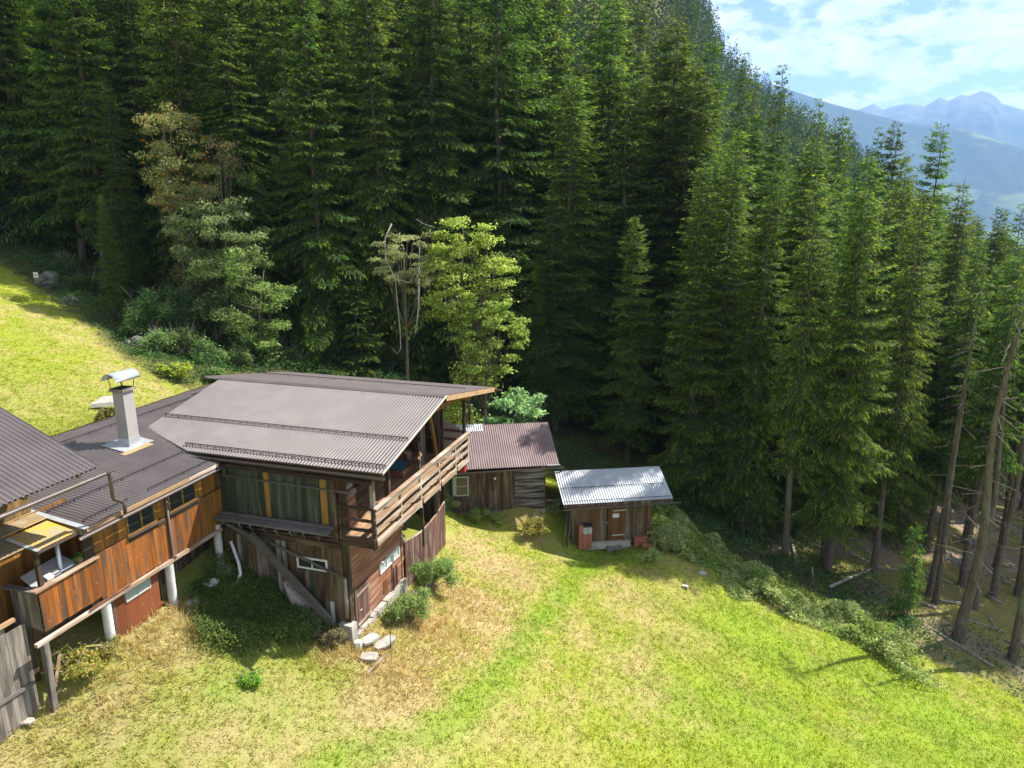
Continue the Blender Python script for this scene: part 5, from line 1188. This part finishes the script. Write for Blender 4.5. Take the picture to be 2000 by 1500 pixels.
# a tree hidden behind the crest or far below the skyline is left out
print('far trees', len(fx))
KV, KF, KC = [], [], []
def far_proto(seed, nk):
    g2 = np.random.default_rng(seed); f = g2.random(nk) ** .8; a = g2.uniform(0, 6.28, nk); R = (1 - f) ** .85 * 3.1 * g2.uniform(.25, 1.05, nk) + .1; z = 1.5 + f * 22
    c = np.stack([R * np.cos(a) * .45, R * np.sin(a) * .45, z + .2], 1); d = np.stack([np.cos(a), np.sin(a), np.full(nk, -.35) - g2.random(nk) * .5], 1); s_ = np.stack([-np.sin(a), np.cos(a), g2.normal(0, .5, nk)], 1)
    V, F = quads(c, unit(d), unit(s_), R * .75 + .7, np.full(nk, 1.0) * (1.35 - f * .8)); return V
protos = [far_proto(i, 60) for i in range(5)]; protos_n = [far_proto(i + 9, 170) for i in range(3)]
allV, allC = [], []
for i in range(len(fx)):
    P = protos[i % 5] if rr_[i] > 200 else protos_n[i % 3]; s_ = rg.uniform(.75, 1.15); a = rg.uniform(0, 6.28); ca, sa = math.cos(a), math.sin(a)
    v = P * s_; v = np.stack([v[:, 0] * ca - v[:, 1] * sa + fx[i], v[:, 0] * sa + v[:, 1] * ca + fy[i], v[:, 2] + fz[i] - 1], 1); allV.append(v)
    t = rg.random(); base = lin((.040, .070, .024)) * (1 - t) + lin((.075, .105, .028)) * t; allC.append(np.repeat(np.clip(base * rg.uniform(.7, 1.35, (len(P) // 4, 1)), 0, 1), 4, 0))
allV = np.concatenate(allV); allC = np.concatenate(allC); F = np.arange(len(allV)).reshape(-1, 4)
tag(link('forest', mesh_np('forest', allV, F, M['far_needle'], allC)), kind='stuff', label='distant spruce forest covering the steep mountain flank')
print('far quads', len(F))

# ------------------------------------------------------------------ broadleaved trees, shrubs, undergrowth
def leaves_in(cl, n, size, cols, rg, up=.6, shell=.5, droop=0.0, var=.3):
    """n leaves in an ellipsoid clump cl = (x,y,z,rx,ry,rz)"""
    d = unit(rg.normal(0, 1, (n, 3))); r = (shell + (1 - shell) * rg.random(n)) ** .6 * (.75 + .35 * np.sin(d[:, 0] * 5 + cl[0] * 3) * np.cos(d[:, 1] * 4 + cl[2]) + rg.normal(0, .10, n))
    c = np.stack([cl[0] + d[:, 0] * cl[3] * r, cl[1] + d[:, 1] * cl[4] * r, cl[2] + d[:, 2] * cl[5] * r], 1)
    nrm = unit(d * .7 + rg.normal(0, .6, (n, 3)) + np.array([0, 0, up])); a = unit(np.cross(nrm, rg.normal(0, 1, (n, 3)))); a[:, 2] -= droop; a = unit(a); s_ = unit(np.cross(nrm, a))
    t = rg.random((n, 1)); k = rg.integers(0, len(cols), n); base = np.array(cols)[k]; col = base * (1 - var + 2 * var * t)
    return c, a, s_, size * rg.uniform(.7, 1.35, n), size * rg.uniform(.45, .75, n), col
def leaf_mesh(name, parts, mat=None):
    V, F, C = [], [], []; o = 0
    for (c, a, s_, l_, w_, col) in parts:
        v, f = quads(c, a, s_, l_, w_); V.append(v); F.append(f + o); o += len(v); C.append(np.repeat(col, 4, 0))
    return mesh_np(name, np.concatenate(V), np.concatenate(F), mat or M['leaf'], np.concatenate(C))

def broad_tree(name, label, cat, px_c, dep, R, size, cols, n_leaf, seed, clumps=34, bark='bark', stems=1, cr=(.22, .34), extra=None, skirt=0, foot=None, sparse=1.0, up=.6):
    """R = crown radii (x, y, z) about the crown centre, given as a place in the wood at distance dep"""
    rg = np.random.default_rng(seed); T = px_at(px_c[0], px_c[1], dep); zb = float(Hall(T.x, T.y)) - .2
    root = tag(empty(name, (T.x, T.y, zb)), label, cat); cz = T.z - zb; tb = MB(); parts = []
    nl = n_leaf // clumps
    tops = []
    for s_ in range(stems):
        bx_, by_ = rg.normal(0, .25, 2) if stems > 1 else (0, 0); tx, ty = rg.normal(0, R[0] * .25, 2)
        pts = [(bx_, by_, -.3)] + [(bx_ + (tx - bx_) * (k / 5) + rg.normal(0, .12), by_ + (ty - by_) * (k / 5) + rg.normal(0, .12), (cz + R[2] * .45) * k / 5) for k in range(1, 6)]
        tb.tube(pts, [.13 / stems ** .5 * (1 - .16 * k) for k in range(6)], 8); tops.append(pts)
    for i in range(clumps):
        d = unit(rg.normal(0, 1, 3)); rr = rg.uniform(.35, 1.0) ** .6; c = np.array([d[0] * R[0] * rr, d[1] * R[1] * rr, cz + d[2] * R[2] * rr]); q = rg.uniform(*cr) * (R[0] + R[1] + R[2]) / 3
        tn = rg.uniform(.7, 1.35); q2 = q * rg.uniform(1.1, 1.9); parts.append(leaves_in((c[0], c[1], c[2], q2, q2 * rg.uniform(.7, 1), q * .55), int(nl * sparse * rg.uniform(.3, 1.4)), size, [tuple(v * tn for v in c_) for c_ in cols], rg, up=up))
        if i % 3: continue
        p = tops[i % stems]; j = min(4, max(1, int((c[2] / (cz + R[2] * .45)) * 4))); a = Vector(p[j]); b_ = Vector(c)
        mid = (a + b_) / 2 + Vector((0, 0, -.12 * (b_ - a).length)); tb.tube([a, mid, b_], [.035, .022, .010], 5)
        for _ in range(3): e = b_ + Vector(rg.normal(0, q * .7, 3)); tb.bar(b_, e, .012)
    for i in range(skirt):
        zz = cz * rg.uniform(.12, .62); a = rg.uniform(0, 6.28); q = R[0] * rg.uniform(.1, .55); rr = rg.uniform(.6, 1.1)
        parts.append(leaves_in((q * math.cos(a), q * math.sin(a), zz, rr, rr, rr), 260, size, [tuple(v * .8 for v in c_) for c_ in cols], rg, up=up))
    if extra: parts += extra(rg, cz, R)
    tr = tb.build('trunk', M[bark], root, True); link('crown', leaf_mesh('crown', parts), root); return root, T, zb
def berries(rg, cz, R):
    o = []
    for i in range(30):
        d = unit(rg.normal(0, 1, 3)); c = (d[0] * R[0] * .85, d[1] * R[1] * .85, cz + d[2] * R[2] * .85, .16, .16, .12); o.append(leaves_in(c, 26, .07, [(.46, .11, .025), (.55, .17, .03)], rg, var=.2))
    return o
ROW = [(.20, .24, .08), (.30, .26, .10), (.30, .20, .10), (.22, .27, .12)]
broad_tree('rowan_tree', 'rowan with orange berries and yellowing leaves before the dark spruces', 'rowan', (345, 320), 45.5, (2.35, 2.0, 3.9), .15, ROW, 9500, 41, 60, cr=(.16, .26), extra=berries, skirt=14)
broad_tree('rowan_tree', 'thinning brownish rowan crown just right of the berry laden one', 'rowan', (430, 330), 46.5, (1.45, 1.3, 3.1), .14, [(.16, .12, .07), (.14, .14, .06)], 2200, 42, 18, sparse=.6)
SIL = [(.27, .34, .15), (.20, .28, .09), (.38, .42, .25), (.15, .22, .06)]
broad_tree('whitebeam_tree', 'silvery leaved whitebeam below the rowan at the forest edge', 'whitebeam', (430, 470), 45.5, (3.3, 2.4, 3.5), .17, SIL, 12000, 43, 76, cr=(.14, .24), skirt=14)
broad_tree('whitebeam_tree', 'lower shaded silvery green crown right of the whitebeam', 'whitebeam', (490, 575), 45, (2.3, 2.0, 3.4), .17, [(.11, .18, .05), (.19, .26, .09)], 8500, 44, 34, skirt=12)
CHR = [(.18, .27, .055), (.26, .34, .08), (.38, .43, .14), (.13, .20, .035)]
broad_tree('cherry_tree', 'bright green cherry tree with arching boughs behind the long roof', 'cherry tree', (915, 540), 40, (2.7, 2.1, 3.6), .17, CHR, 15000, 45, 110, cr=(.11, .20), up=.9, skirt=14)
broad_tree('cherry_tree', 'lower right bough mass of the bright green cherry, reaching toward the hut', 'cherry tree', (955, 655), 39.5, (2.3, 1.5, 2.4), .17, CHR, 8000, 46, 52, cr=(.14, .24), up=.9)
r_, T_, zb_ = broad_tree('half_dead_tree', 'half dead tree with pale crooked branches and sparse yellowish leaves', 'tree', (800, 510), 39.5, (2.0, 1.5, 1.9), .13, [(.30, .33, .15), (.38, .37, .20), (.24, .28, .11)], 6500, 47, 50, cr=(.13, .22), sparse=.9)
br = MB()
for pl_, rr in (([(765, 437), (752, 465), (753, 505), (772, 545), (776, 590), (781, 640), (783, 680), (776, 692), (768, 683)], .035), ([(772, 545), (800, 552), (818, 520), (820, 480)], .035), ([(753, 480), (770, 490), (790, 485)], .022), ([(812, 428), (830, 438), (850, 445)], .02), ([(818, 520), (818, 600), (812, 650)], .06)):
    br.tube([px_at(a, b_, 38.6) - Vector((T_.x, T_.y, zb_)) for a, b_ in pl_], [rr * (1 - .5 * i / len(pl_)) for i in range(len(pl_))], 6)
br.build('bare_branch', M['palebark'], r_, True)
broad_tree('walnut_tree', 'low pale green broad leaved tree peeping over the hut roof', 'tree', (1010, 805), 42, (1.9, 1.5, 1.3), .24, [(.20, .31, .15), (.27, .38, .20), (.15, .25, .09)], 5200, 48, 24, bark='bark', up=1.0)

def shrub(name, label, px, r, h, size, cols, n, seed, cat='shrub', dz=0.0, loc=None, flat=1.0):
    rg = np.random.default_rng(seed); g_ = gnd(*px) if loc is None else loc; root = tag(empty(name, g_), label, cat); parts = []; tb = MB(); nc = max(5, int(9 * r + 3))
    for i in range(nc):
        a = rg.uniform(0, 6.28); q = r * rg.uniform(0, .8); c = (q * math.cos(a), q * math.sin(a) * flat, h * rg.uniform(.3, .85)); rr = r * rg.uniform(.28, .48)
        parts.append(leaves_in((c[0], c[1], c[2], rr, rr, rr * .85), n // nc, size, cols, rg, shell=.25)); tb.tube([(0, 0, -.1), (c[0] * .5, c[1] * .5, c[2] * .55), c], [.022, .016, .008], 4)
        for _ in range(4): e = Vector(c) + Vector(rg.normal(0, rr * .6, 3)) + Vector((0, 0, rr * .5)); tb.bar(c, e, .008)
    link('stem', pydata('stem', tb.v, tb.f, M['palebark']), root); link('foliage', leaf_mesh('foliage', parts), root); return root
G1 = [(.18, .27, .07), (.24, .33, .10), (.30, .36, .14)]; G2 = [(.24, .26, .06), (.30, .29, .07), (.17, .22, .06), (.33, .24, .08)]; G3 = [(.23, .29, .11), (.30, .35, .17), (.18, .24, .08)]
shrub('elder_shrub', 'dense green shrub against the plum fence end by the gable wall', (838, 1150), 1.25, 1.6, .085, G1, 7200, 51)
shrub('elder_shrub', 'green shrub beside the stone foundation below the frosted gable window', (806, 1208), 1.05, 1.25, .085, G1, 5400, 52)
shrub('elder_shrub', 'small green shrub between steps and foundation', (770, 1215), .45, .5, .08, G1, 1200, 53)
shrub('currant_shrub', 'round half dry shrub at the foot of the concrete corner', (640, 1262), .62, .72, .075, [(.20, .26, .10), (.27, .24, .13), (.24, .16, .10)], 2600, 54)
shrub('currant_shrub', 'thin green sprouts against the concrete corner footing', (672, 1235), .32, .8, .075, G1, 700, 55)
shrub('bramble_shrub', 'yellow green bramble shrub below the orange board parapet', (165, 1318), .80, .75, .085, G2, 3600, 56)
shrub('bramble_shrub', 'yellowish bramble around the foot of the first white column', (222, 1282), .5, .5, .08, G2, 1500, 57)
shrub('bramble_shrub', 'reddish tinged bramble left of the yellow green one', (118, 1330), .5, .55, .08, [(.28, .20, .08), (.20, .22, .07)], 1400, 58)
shrub('raspberry_shrub', 'leafy raspberry shrub under the hut window', (884, 1000), .85, 1.0, .10, G3, 2600, 59)
shrub('raspberry_shrub', 'raspberry shrub in front of the hut boards', (930, 1016), .8, .7, .10, G1, 2100, 60)
shrub('raspberry_shrub', 'raspberry tuft below the hut wall lamp', (972, 1022), .5, .45, .10, G1, 800, 61)
shrub('raspberry_shrub', 'yellow green shrub at the stone corner of the hut', (1050, 1046), 1.0, 1.1, .10, G2, 3000, 62)
shrub('raspberry_shrub', 'green shrub seen in the gap between hut and shed', (1088, 1004), .6, .9, .10, G1, 1200, 63)
shrub('bramble_shrub', 'twiggy grey green shrub at the right corner of the shed', (1300, 1075), 1.0, 1.1, .09, G3, 3200, 64)
shrub('bramble_shrub', 'shrub beside the low brick stack', (1270, 1095), .7, .7, .09, G3, 1700, 65)
shrub('fern_clump', 'golden yellow fern at the edge of the upper meadow', (345, 738), 1.0, .8, .20, [(.30, .32, .06), (.22, .28, .05)], 900, 66, 'fern')
shrub('meadow_herb', 'dark leaved herb in front of the pale trough behind the chimney', (212, 822), .6, .55, .10, [(.14, .2, .05), (.3, .32, .06), (.2, .1, .06)], 1100, 67, 'herb')
shrub('nettle_clump', 'bright lit nettles at the tip of the house shadow', (500, 1340), .55, .35, .08, [(.22, .38, .05), (.28, .42, .06)], 1300, 68, 'nettles')  # lit nettles: sunshine put into a lighter green
for i, (px, py, r, h) in enumerate([(310, 690, 1.4, 1.3), (355, 690, 1.3, 1.6), (400, 710, 1.3, 1.4), (455, 715, 1.2, 1.1), (270, 660, 1.3, 1.2), (420, 745, .9, .8), (250, 625, 1.4, 1.3), (180, 580, 1.5, 1.4), (130, 540, 1.4, 1.3), (520, 705, 1.4, 1.5), (590, 715, 1.4, 1.4)]):  # sunlit and shaded shrubs: the light is put into two leaf palettes
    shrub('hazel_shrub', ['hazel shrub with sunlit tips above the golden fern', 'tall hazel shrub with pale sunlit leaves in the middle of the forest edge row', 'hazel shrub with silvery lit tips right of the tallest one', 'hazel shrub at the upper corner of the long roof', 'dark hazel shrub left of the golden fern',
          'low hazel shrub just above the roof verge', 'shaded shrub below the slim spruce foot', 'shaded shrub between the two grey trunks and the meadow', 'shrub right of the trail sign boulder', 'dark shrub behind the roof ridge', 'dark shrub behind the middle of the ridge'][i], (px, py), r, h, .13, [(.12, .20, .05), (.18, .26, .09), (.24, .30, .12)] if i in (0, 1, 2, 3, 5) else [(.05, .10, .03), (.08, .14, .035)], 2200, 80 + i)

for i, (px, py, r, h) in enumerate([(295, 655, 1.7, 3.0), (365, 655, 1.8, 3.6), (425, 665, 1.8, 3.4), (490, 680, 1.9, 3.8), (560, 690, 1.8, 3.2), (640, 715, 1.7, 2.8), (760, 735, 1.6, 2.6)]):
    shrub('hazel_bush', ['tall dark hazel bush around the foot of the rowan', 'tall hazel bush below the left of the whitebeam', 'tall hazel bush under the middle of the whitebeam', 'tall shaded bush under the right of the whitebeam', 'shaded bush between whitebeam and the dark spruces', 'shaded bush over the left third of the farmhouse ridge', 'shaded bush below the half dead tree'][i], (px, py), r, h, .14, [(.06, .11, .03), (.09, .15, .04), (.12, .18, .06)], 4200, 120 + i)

def undergrowth(name, label, test, n, size, hmax, cols, seed, box_, kind='stuff'):
    rg = np.random.default_rng(seed); x = rg.uniform(box_[0], box_[1], n); y = rg.uniform(box_[2], box_[3], n); w = test(x, y); k = rg.random(n) < w; x, y = x[k], y[k]
    z = H(x, y); k = in_view(x, y, z, 30) & ~blocked(x, y); x, y, z = x[k], y[k], z[k]; m_ = len(x); mound = np.clip((fbm(x, y, .55, 3) - .32) * 3.2, .1, 1) * hmax; f = rg.random(m_) ** .55
    c = np.stack([x, y, z + mound * f], 1); nrm = unit(rg.normal(0, .6, (m_, 3)) + np.array([0, 0, .9])); a = unit(np.cross(nrm, rg.normal(0, 1, (m_, 3)))); s_ = unit(np.cross(nrm, a))
    kk = (fbm(x, y, .9, 2) * len(cols) * .999 + rg.normal(0, .35, m_)).astype(int) % len(cols); col = np.array(cols)[kk] * rg.uniform(.65, 1.35, (m_, 1))
    V, F = quads(c, a, s_, size * rg.uniform(.7, 1.4, m_), size * rg.uniform(.4, .75, m_)); print(name, m_)
    return tag(link(name, mesh_np(name, V, F, M['leaf'], np.repeat(col, 4, 0))), kind=kind, label=label)
def bank(x, y):
    es = edge_side(x, y); a = sstep(6.2, 9, x) * (1 - sstep(16.5, 20, x)); n1 = fbm(x, y, .5, 3)
    return np.clip(sstep(-2.8, -1.6, es + (n1 - .5) * 2.8) * (1 - sstep(.8, 1.8, es)), 0, 1) * a
undergrowth('bramble_bank', 'sage green brambles and raspberries along the meadow rim right of the shed', bank, 420000, .14, 1.0, [(.29, .33, .10), (.40, .42, .18), (.22, .28, .07), (.36, .34, .10)], 91, (5, 24, 26, 42))
def inner(x, y):
    es = edge_side(x, y); return np.clip(sstep(-.2, 1.0, es) * (1 - sstep(4.5, 8, es)), 0, 1) * (1 - .75 * sstep(19, 23, x))
undergrowth('undergrowth', 'dark ferns and shrubs growing along the shaded forest border', inner, 420000, .15, .9, [(.05, .10, .03), (.08, .14, .04), (.04, .085, .035), (.10, .13, .04)], 92, (-45, 40, 24, 62))
def weeds(x, y): return np.clip(gsum(WEED, x, y) * 1.2, 0, 1) * sstep(.25, .5, gsum(WEED, x, y))
undergrowth('nettle_weeds', 'tall shaded nettles filling the corner between wing and farmhouse', weeds, 120000, .085, .65, [(.06, .12, .03), (.09, .16, .04), (.12, .17, .05)], 93, (-13, -4, 16, 24))  # shaded nettles: shade put into a darker green than the lit clump
# scattered meadow herbs
def herbs(x, y):
    es = edge_side(x, y); return (es < -.3) * (fbm(x, y, .8, 3) > .56) * (rng.random(len(x)) < .5) * np.clip((-x + 9) / 12, .12, 1)
undergrowth('meadow_herbs', 'low broad leaved herbs dotted through the mown grass', herbs, 60000, .075, .12, [(.10, .19, .035), (.15, .24, .04), (.22, .27, .05)], 94, (-36, 22, 12, 48))
def twigs():
    rg = np.random.default_rng(8); m_ = MB()
    for _ in range(260):
        x = rg.uniform(16, 60); y = rg.uniform(28, 70); 
        if edge_side(np.array([x]), np.array([y]))[0] < 1: continue
        z = float(H(np.array([x]), np.array([y]))[0]) + .12; a = rg.uniform(0, 3.14); L_ = rg.uniform(.6, 3.2); q = rg.uniform(-.1, .3)
        x2, y2 = x + math.cos(a) * L_, y + math.sin(a) * L_; z2 = float(H(np.array([x2]), np.array([y2]))[0]) + .12 + q; m_.bar((x, y, z), (x2, y2, z2), rg.uniform(.04, .13))
    o = m_.build('fallen_branches', M['palebark']); tag(o, 'pale fallen branches strewn over the pinkish forest floor', kind='stuff')
twigs()
for i, (a, b_, lab) in enumerate((((1925, 1165), (1960, 1190), 'pale fallen log behind the thick stemmed spruce'), ((1620, 1150), (1700, 1120), 'fallen grey trunk lying at the foot of the bramble bank'), ((1880, 1110), (1905, 1135), 'short pale log on the scree between trunks'))):
    A = gnd(*a); B = gnd(*b_); tag(MB().tube([A + Vector((0, 0, .12)), B + Vector((0, 0, .3))], [.10, .07], 7).build('fallen_log', M['palebark'], None, True), lab, 'log')
g_ = FW(-5.42, 5.0, 4.98); rgp = np.random.default_rng(3)
link('foliage', leaf_mesh('foliage', [leaves_in((q, 0, .22 + .08 * math.sin(q * 9), .16, .13, .16), 160, .06, [(.10, .26, .05), (.16, .34, .08)], rgp) for q in (-.16, .0, .16)]), PL)

# ------------------------------------------------------------------ distant mountains and valley
def ridge(name, R, depth, px_pts, zlow, rough, mat, n=420, m=60, seed=3.0, back=.8):
    """mountain chain: crest follows the skyline at distance R, front slope falls to the valley"""
    pa = np.array([math.atan((p[0] - 1000) / 1428) for p in px_pts]); pz = np.array([CAMZ + R * (410 - p[1]) / 1428 * math.cos(a) for p, a in zip(px_pts, pa)])
    az = np.linspace(pa[0], pa[-1], n); zc = np.interp(az, pa, pz); V = []; 
    t = np.linspace(-.25, 1, m)            # -.5 behind the crest .. 0 crest .. 1 foot
    A, T = np.meshgrid(az, t, indexing='xy'); r = R - depth * T; x = r * np.sin(A); y = r * np.cos(A); ZC = np.broadcast_to(zc, A.shape)
    sc = 1 / R * 9
    fb = fbm(x * sc * 1.0 + seed, y * sc * 1.0, 1, 5) - .5; rid = 1 - np.abs(fbm(x * sc * 2.2 + seed * 3, y * sc * .9, 1, 5) * 2 - 1)
    f = np.clip(T, 0, 1); z = ZC * (1 - f) ** 1.25 + zlow * (1 - (1 - f) ** 1.25); z = np.where(T < 0, ZC + T * depth * back, z)
    amp = rough * np.clip(np.abs(T) * 5, 0, 1) * (1 - .6 * f); z = z + amp * (fb * 1.1 + (rid - .72) * .9)
    V = np.stack([x.ravel(), y.ravel(), z.ravel()], 1); i = (np.arange(m - 1)[:, None] * n + np.arange(n - 1)[None, :]).ravel()
    me = mesh_np(name, V, np.stack([i, i + n, i + n + 1, i + 1], 1), mat, None, True); return tag(link(name, me), kind='structure')
def mountmat(name, zt, forest, meadow, rock_, sc_):
    m, n, l, b = newmat(name); g = nd(n, 'ShaderNodeNewGeometry'); sp = nd(n, 'ShaderNodeSeparateXYZ'); l.new(g.outputs['Position'], sp.inputs[0])
    q = nd(n, 'ShaderNodeMapping'); q.inputs['Scale'].default_value = (sc_, sc_, sc_ * 2.2); l.new(g.outputs['Position'], q.inputs[0])
    n1 = nd(n, 'ShaderNodeTexNoise'); n1.inputs['Scale'].default_value = 1; n1.inputs['Detail'].default_value = 7; l.new(q.outputs[0], n1.inputs['Vector'])
    n2 = nd(n, 'ShaderNodeTexNoise'); n2.inputs['Scale'].default_value = 5; n2.inputs['Detail'].default_value = 5; l.new(q.outputs[0], n2.inputs['Vector'])
    c = mixc(n, l, ramp(n, l, n1.outputs['Fac'], .55, .60), forest, meadow)
    c = mixc(n, l, ramp(n, l, n2.outputs['Fac'], .35, .65), mixc(n, l, .35, c, (0, 0, 0)), c)
    mr = nd(n, 'ShaderNodeMapRange'); l.new(sp.outputs[2], mr.inputs[0]); mr.inputs['From Min'].default_value = zt[0]; mr.inputs['From Max'].default_value = zt[1]
    mm = nd(n, 'ShaderNodeMath', operation='ADD'); l.new(mr.outputs[0], mm.inputs[0]); ms = nd(n, 'ShaderNodeMath', operation='MULTIPLY_ADD'); l.new(n2.outputs['Fac'], ms.inputs[0]); ms.inputs[1].default_value = 1.2; ms.inputs[2].default_value = -.6; l.new(ms.outputs[0], mm.inputs[1])
    c = mixc(n, l, ramp(n, l, mm.outputs[0], .3, .7), c, rock_)
    l.new(c, b.inputs['Base Color']); b.inputs['Roughness'].default_value = .95; b.inputs['Specular IOR Level'].default_value = .05; return m
mt1 = mountmat('far_peak_rock_and_forest', (500, 1000), (.022, .04, .035), (.05, .075, .04), (.11, .115, .12), .0016)
mt2 = mountmat('forested_slope_with_fields', (4000, 5000), (.025, .045, .028), (.13, .17, .06), (.3, .3, .3), .0026)
SK1 = [(900, 250), (1300, 215), (1480, 205), (1560, 214), (1640, 232), (1664, 222), (1682, 215), (1702, 226), (1712, 222), (1744, 215), (1780, 220), (1797, 210), (1807, 204), (1823, 210), (1846, 199), (1860, 201), (1884, 192), (1899, 195), (1915, 205), (1923, 214), (1960, 224), (2000, 231), (2120, 250), (2300, 240), (2500, 262)]
ridge('mountain', 7400, 3600, SK1, -650, 420, mt1, 520, 90, 3.0)
SK2 = [(1200, 130), (1480, 178), (1555, 200), (1600, 214), (1664, 229), (1755, 250), (1860, 260), (2000, 302), (2200, 370), (2500, 440)]
ridge('mountain', 5000, 2400, SK2, -660, 150, mt2, 420, 70, 11.0, .5)
vm = plain('valley_floor_fields', (.13, .17, .06), .95, 0, .1, (.07, .11, .04), .004, .5)
tag(MB().box(-5900, 8000, -1000, 8600, -712, -705).build('valley', vm), kind='structure')

# ------------------------------------------------------------------ air
hz = MB().box(-6000, 8100, -1100, 8700, -760, 1560).build('haze', None); tag(hz, kind='stuff')
m = bpy.data.materials.new('hazy_air'); m.use_nodes = True; n = m.node_tree.nodes; l = m.node_tree.links
for q in list(n):
    if q.type != 'OUTPUT_MATERIAL': n.remove(q)
pv = n.new('ShaderNodeVolumePrincipled'); pv.inputs['Color'].default_value = (.36, .60, 1, 1); pv.inputs['Density'].default_value = HAZE; pv.inputs['Anisotropy'].default_value = .15
l.new(pv.outputs[0], n.get('Material Output').inputs['Volume']); hz.data.materials.append(m)
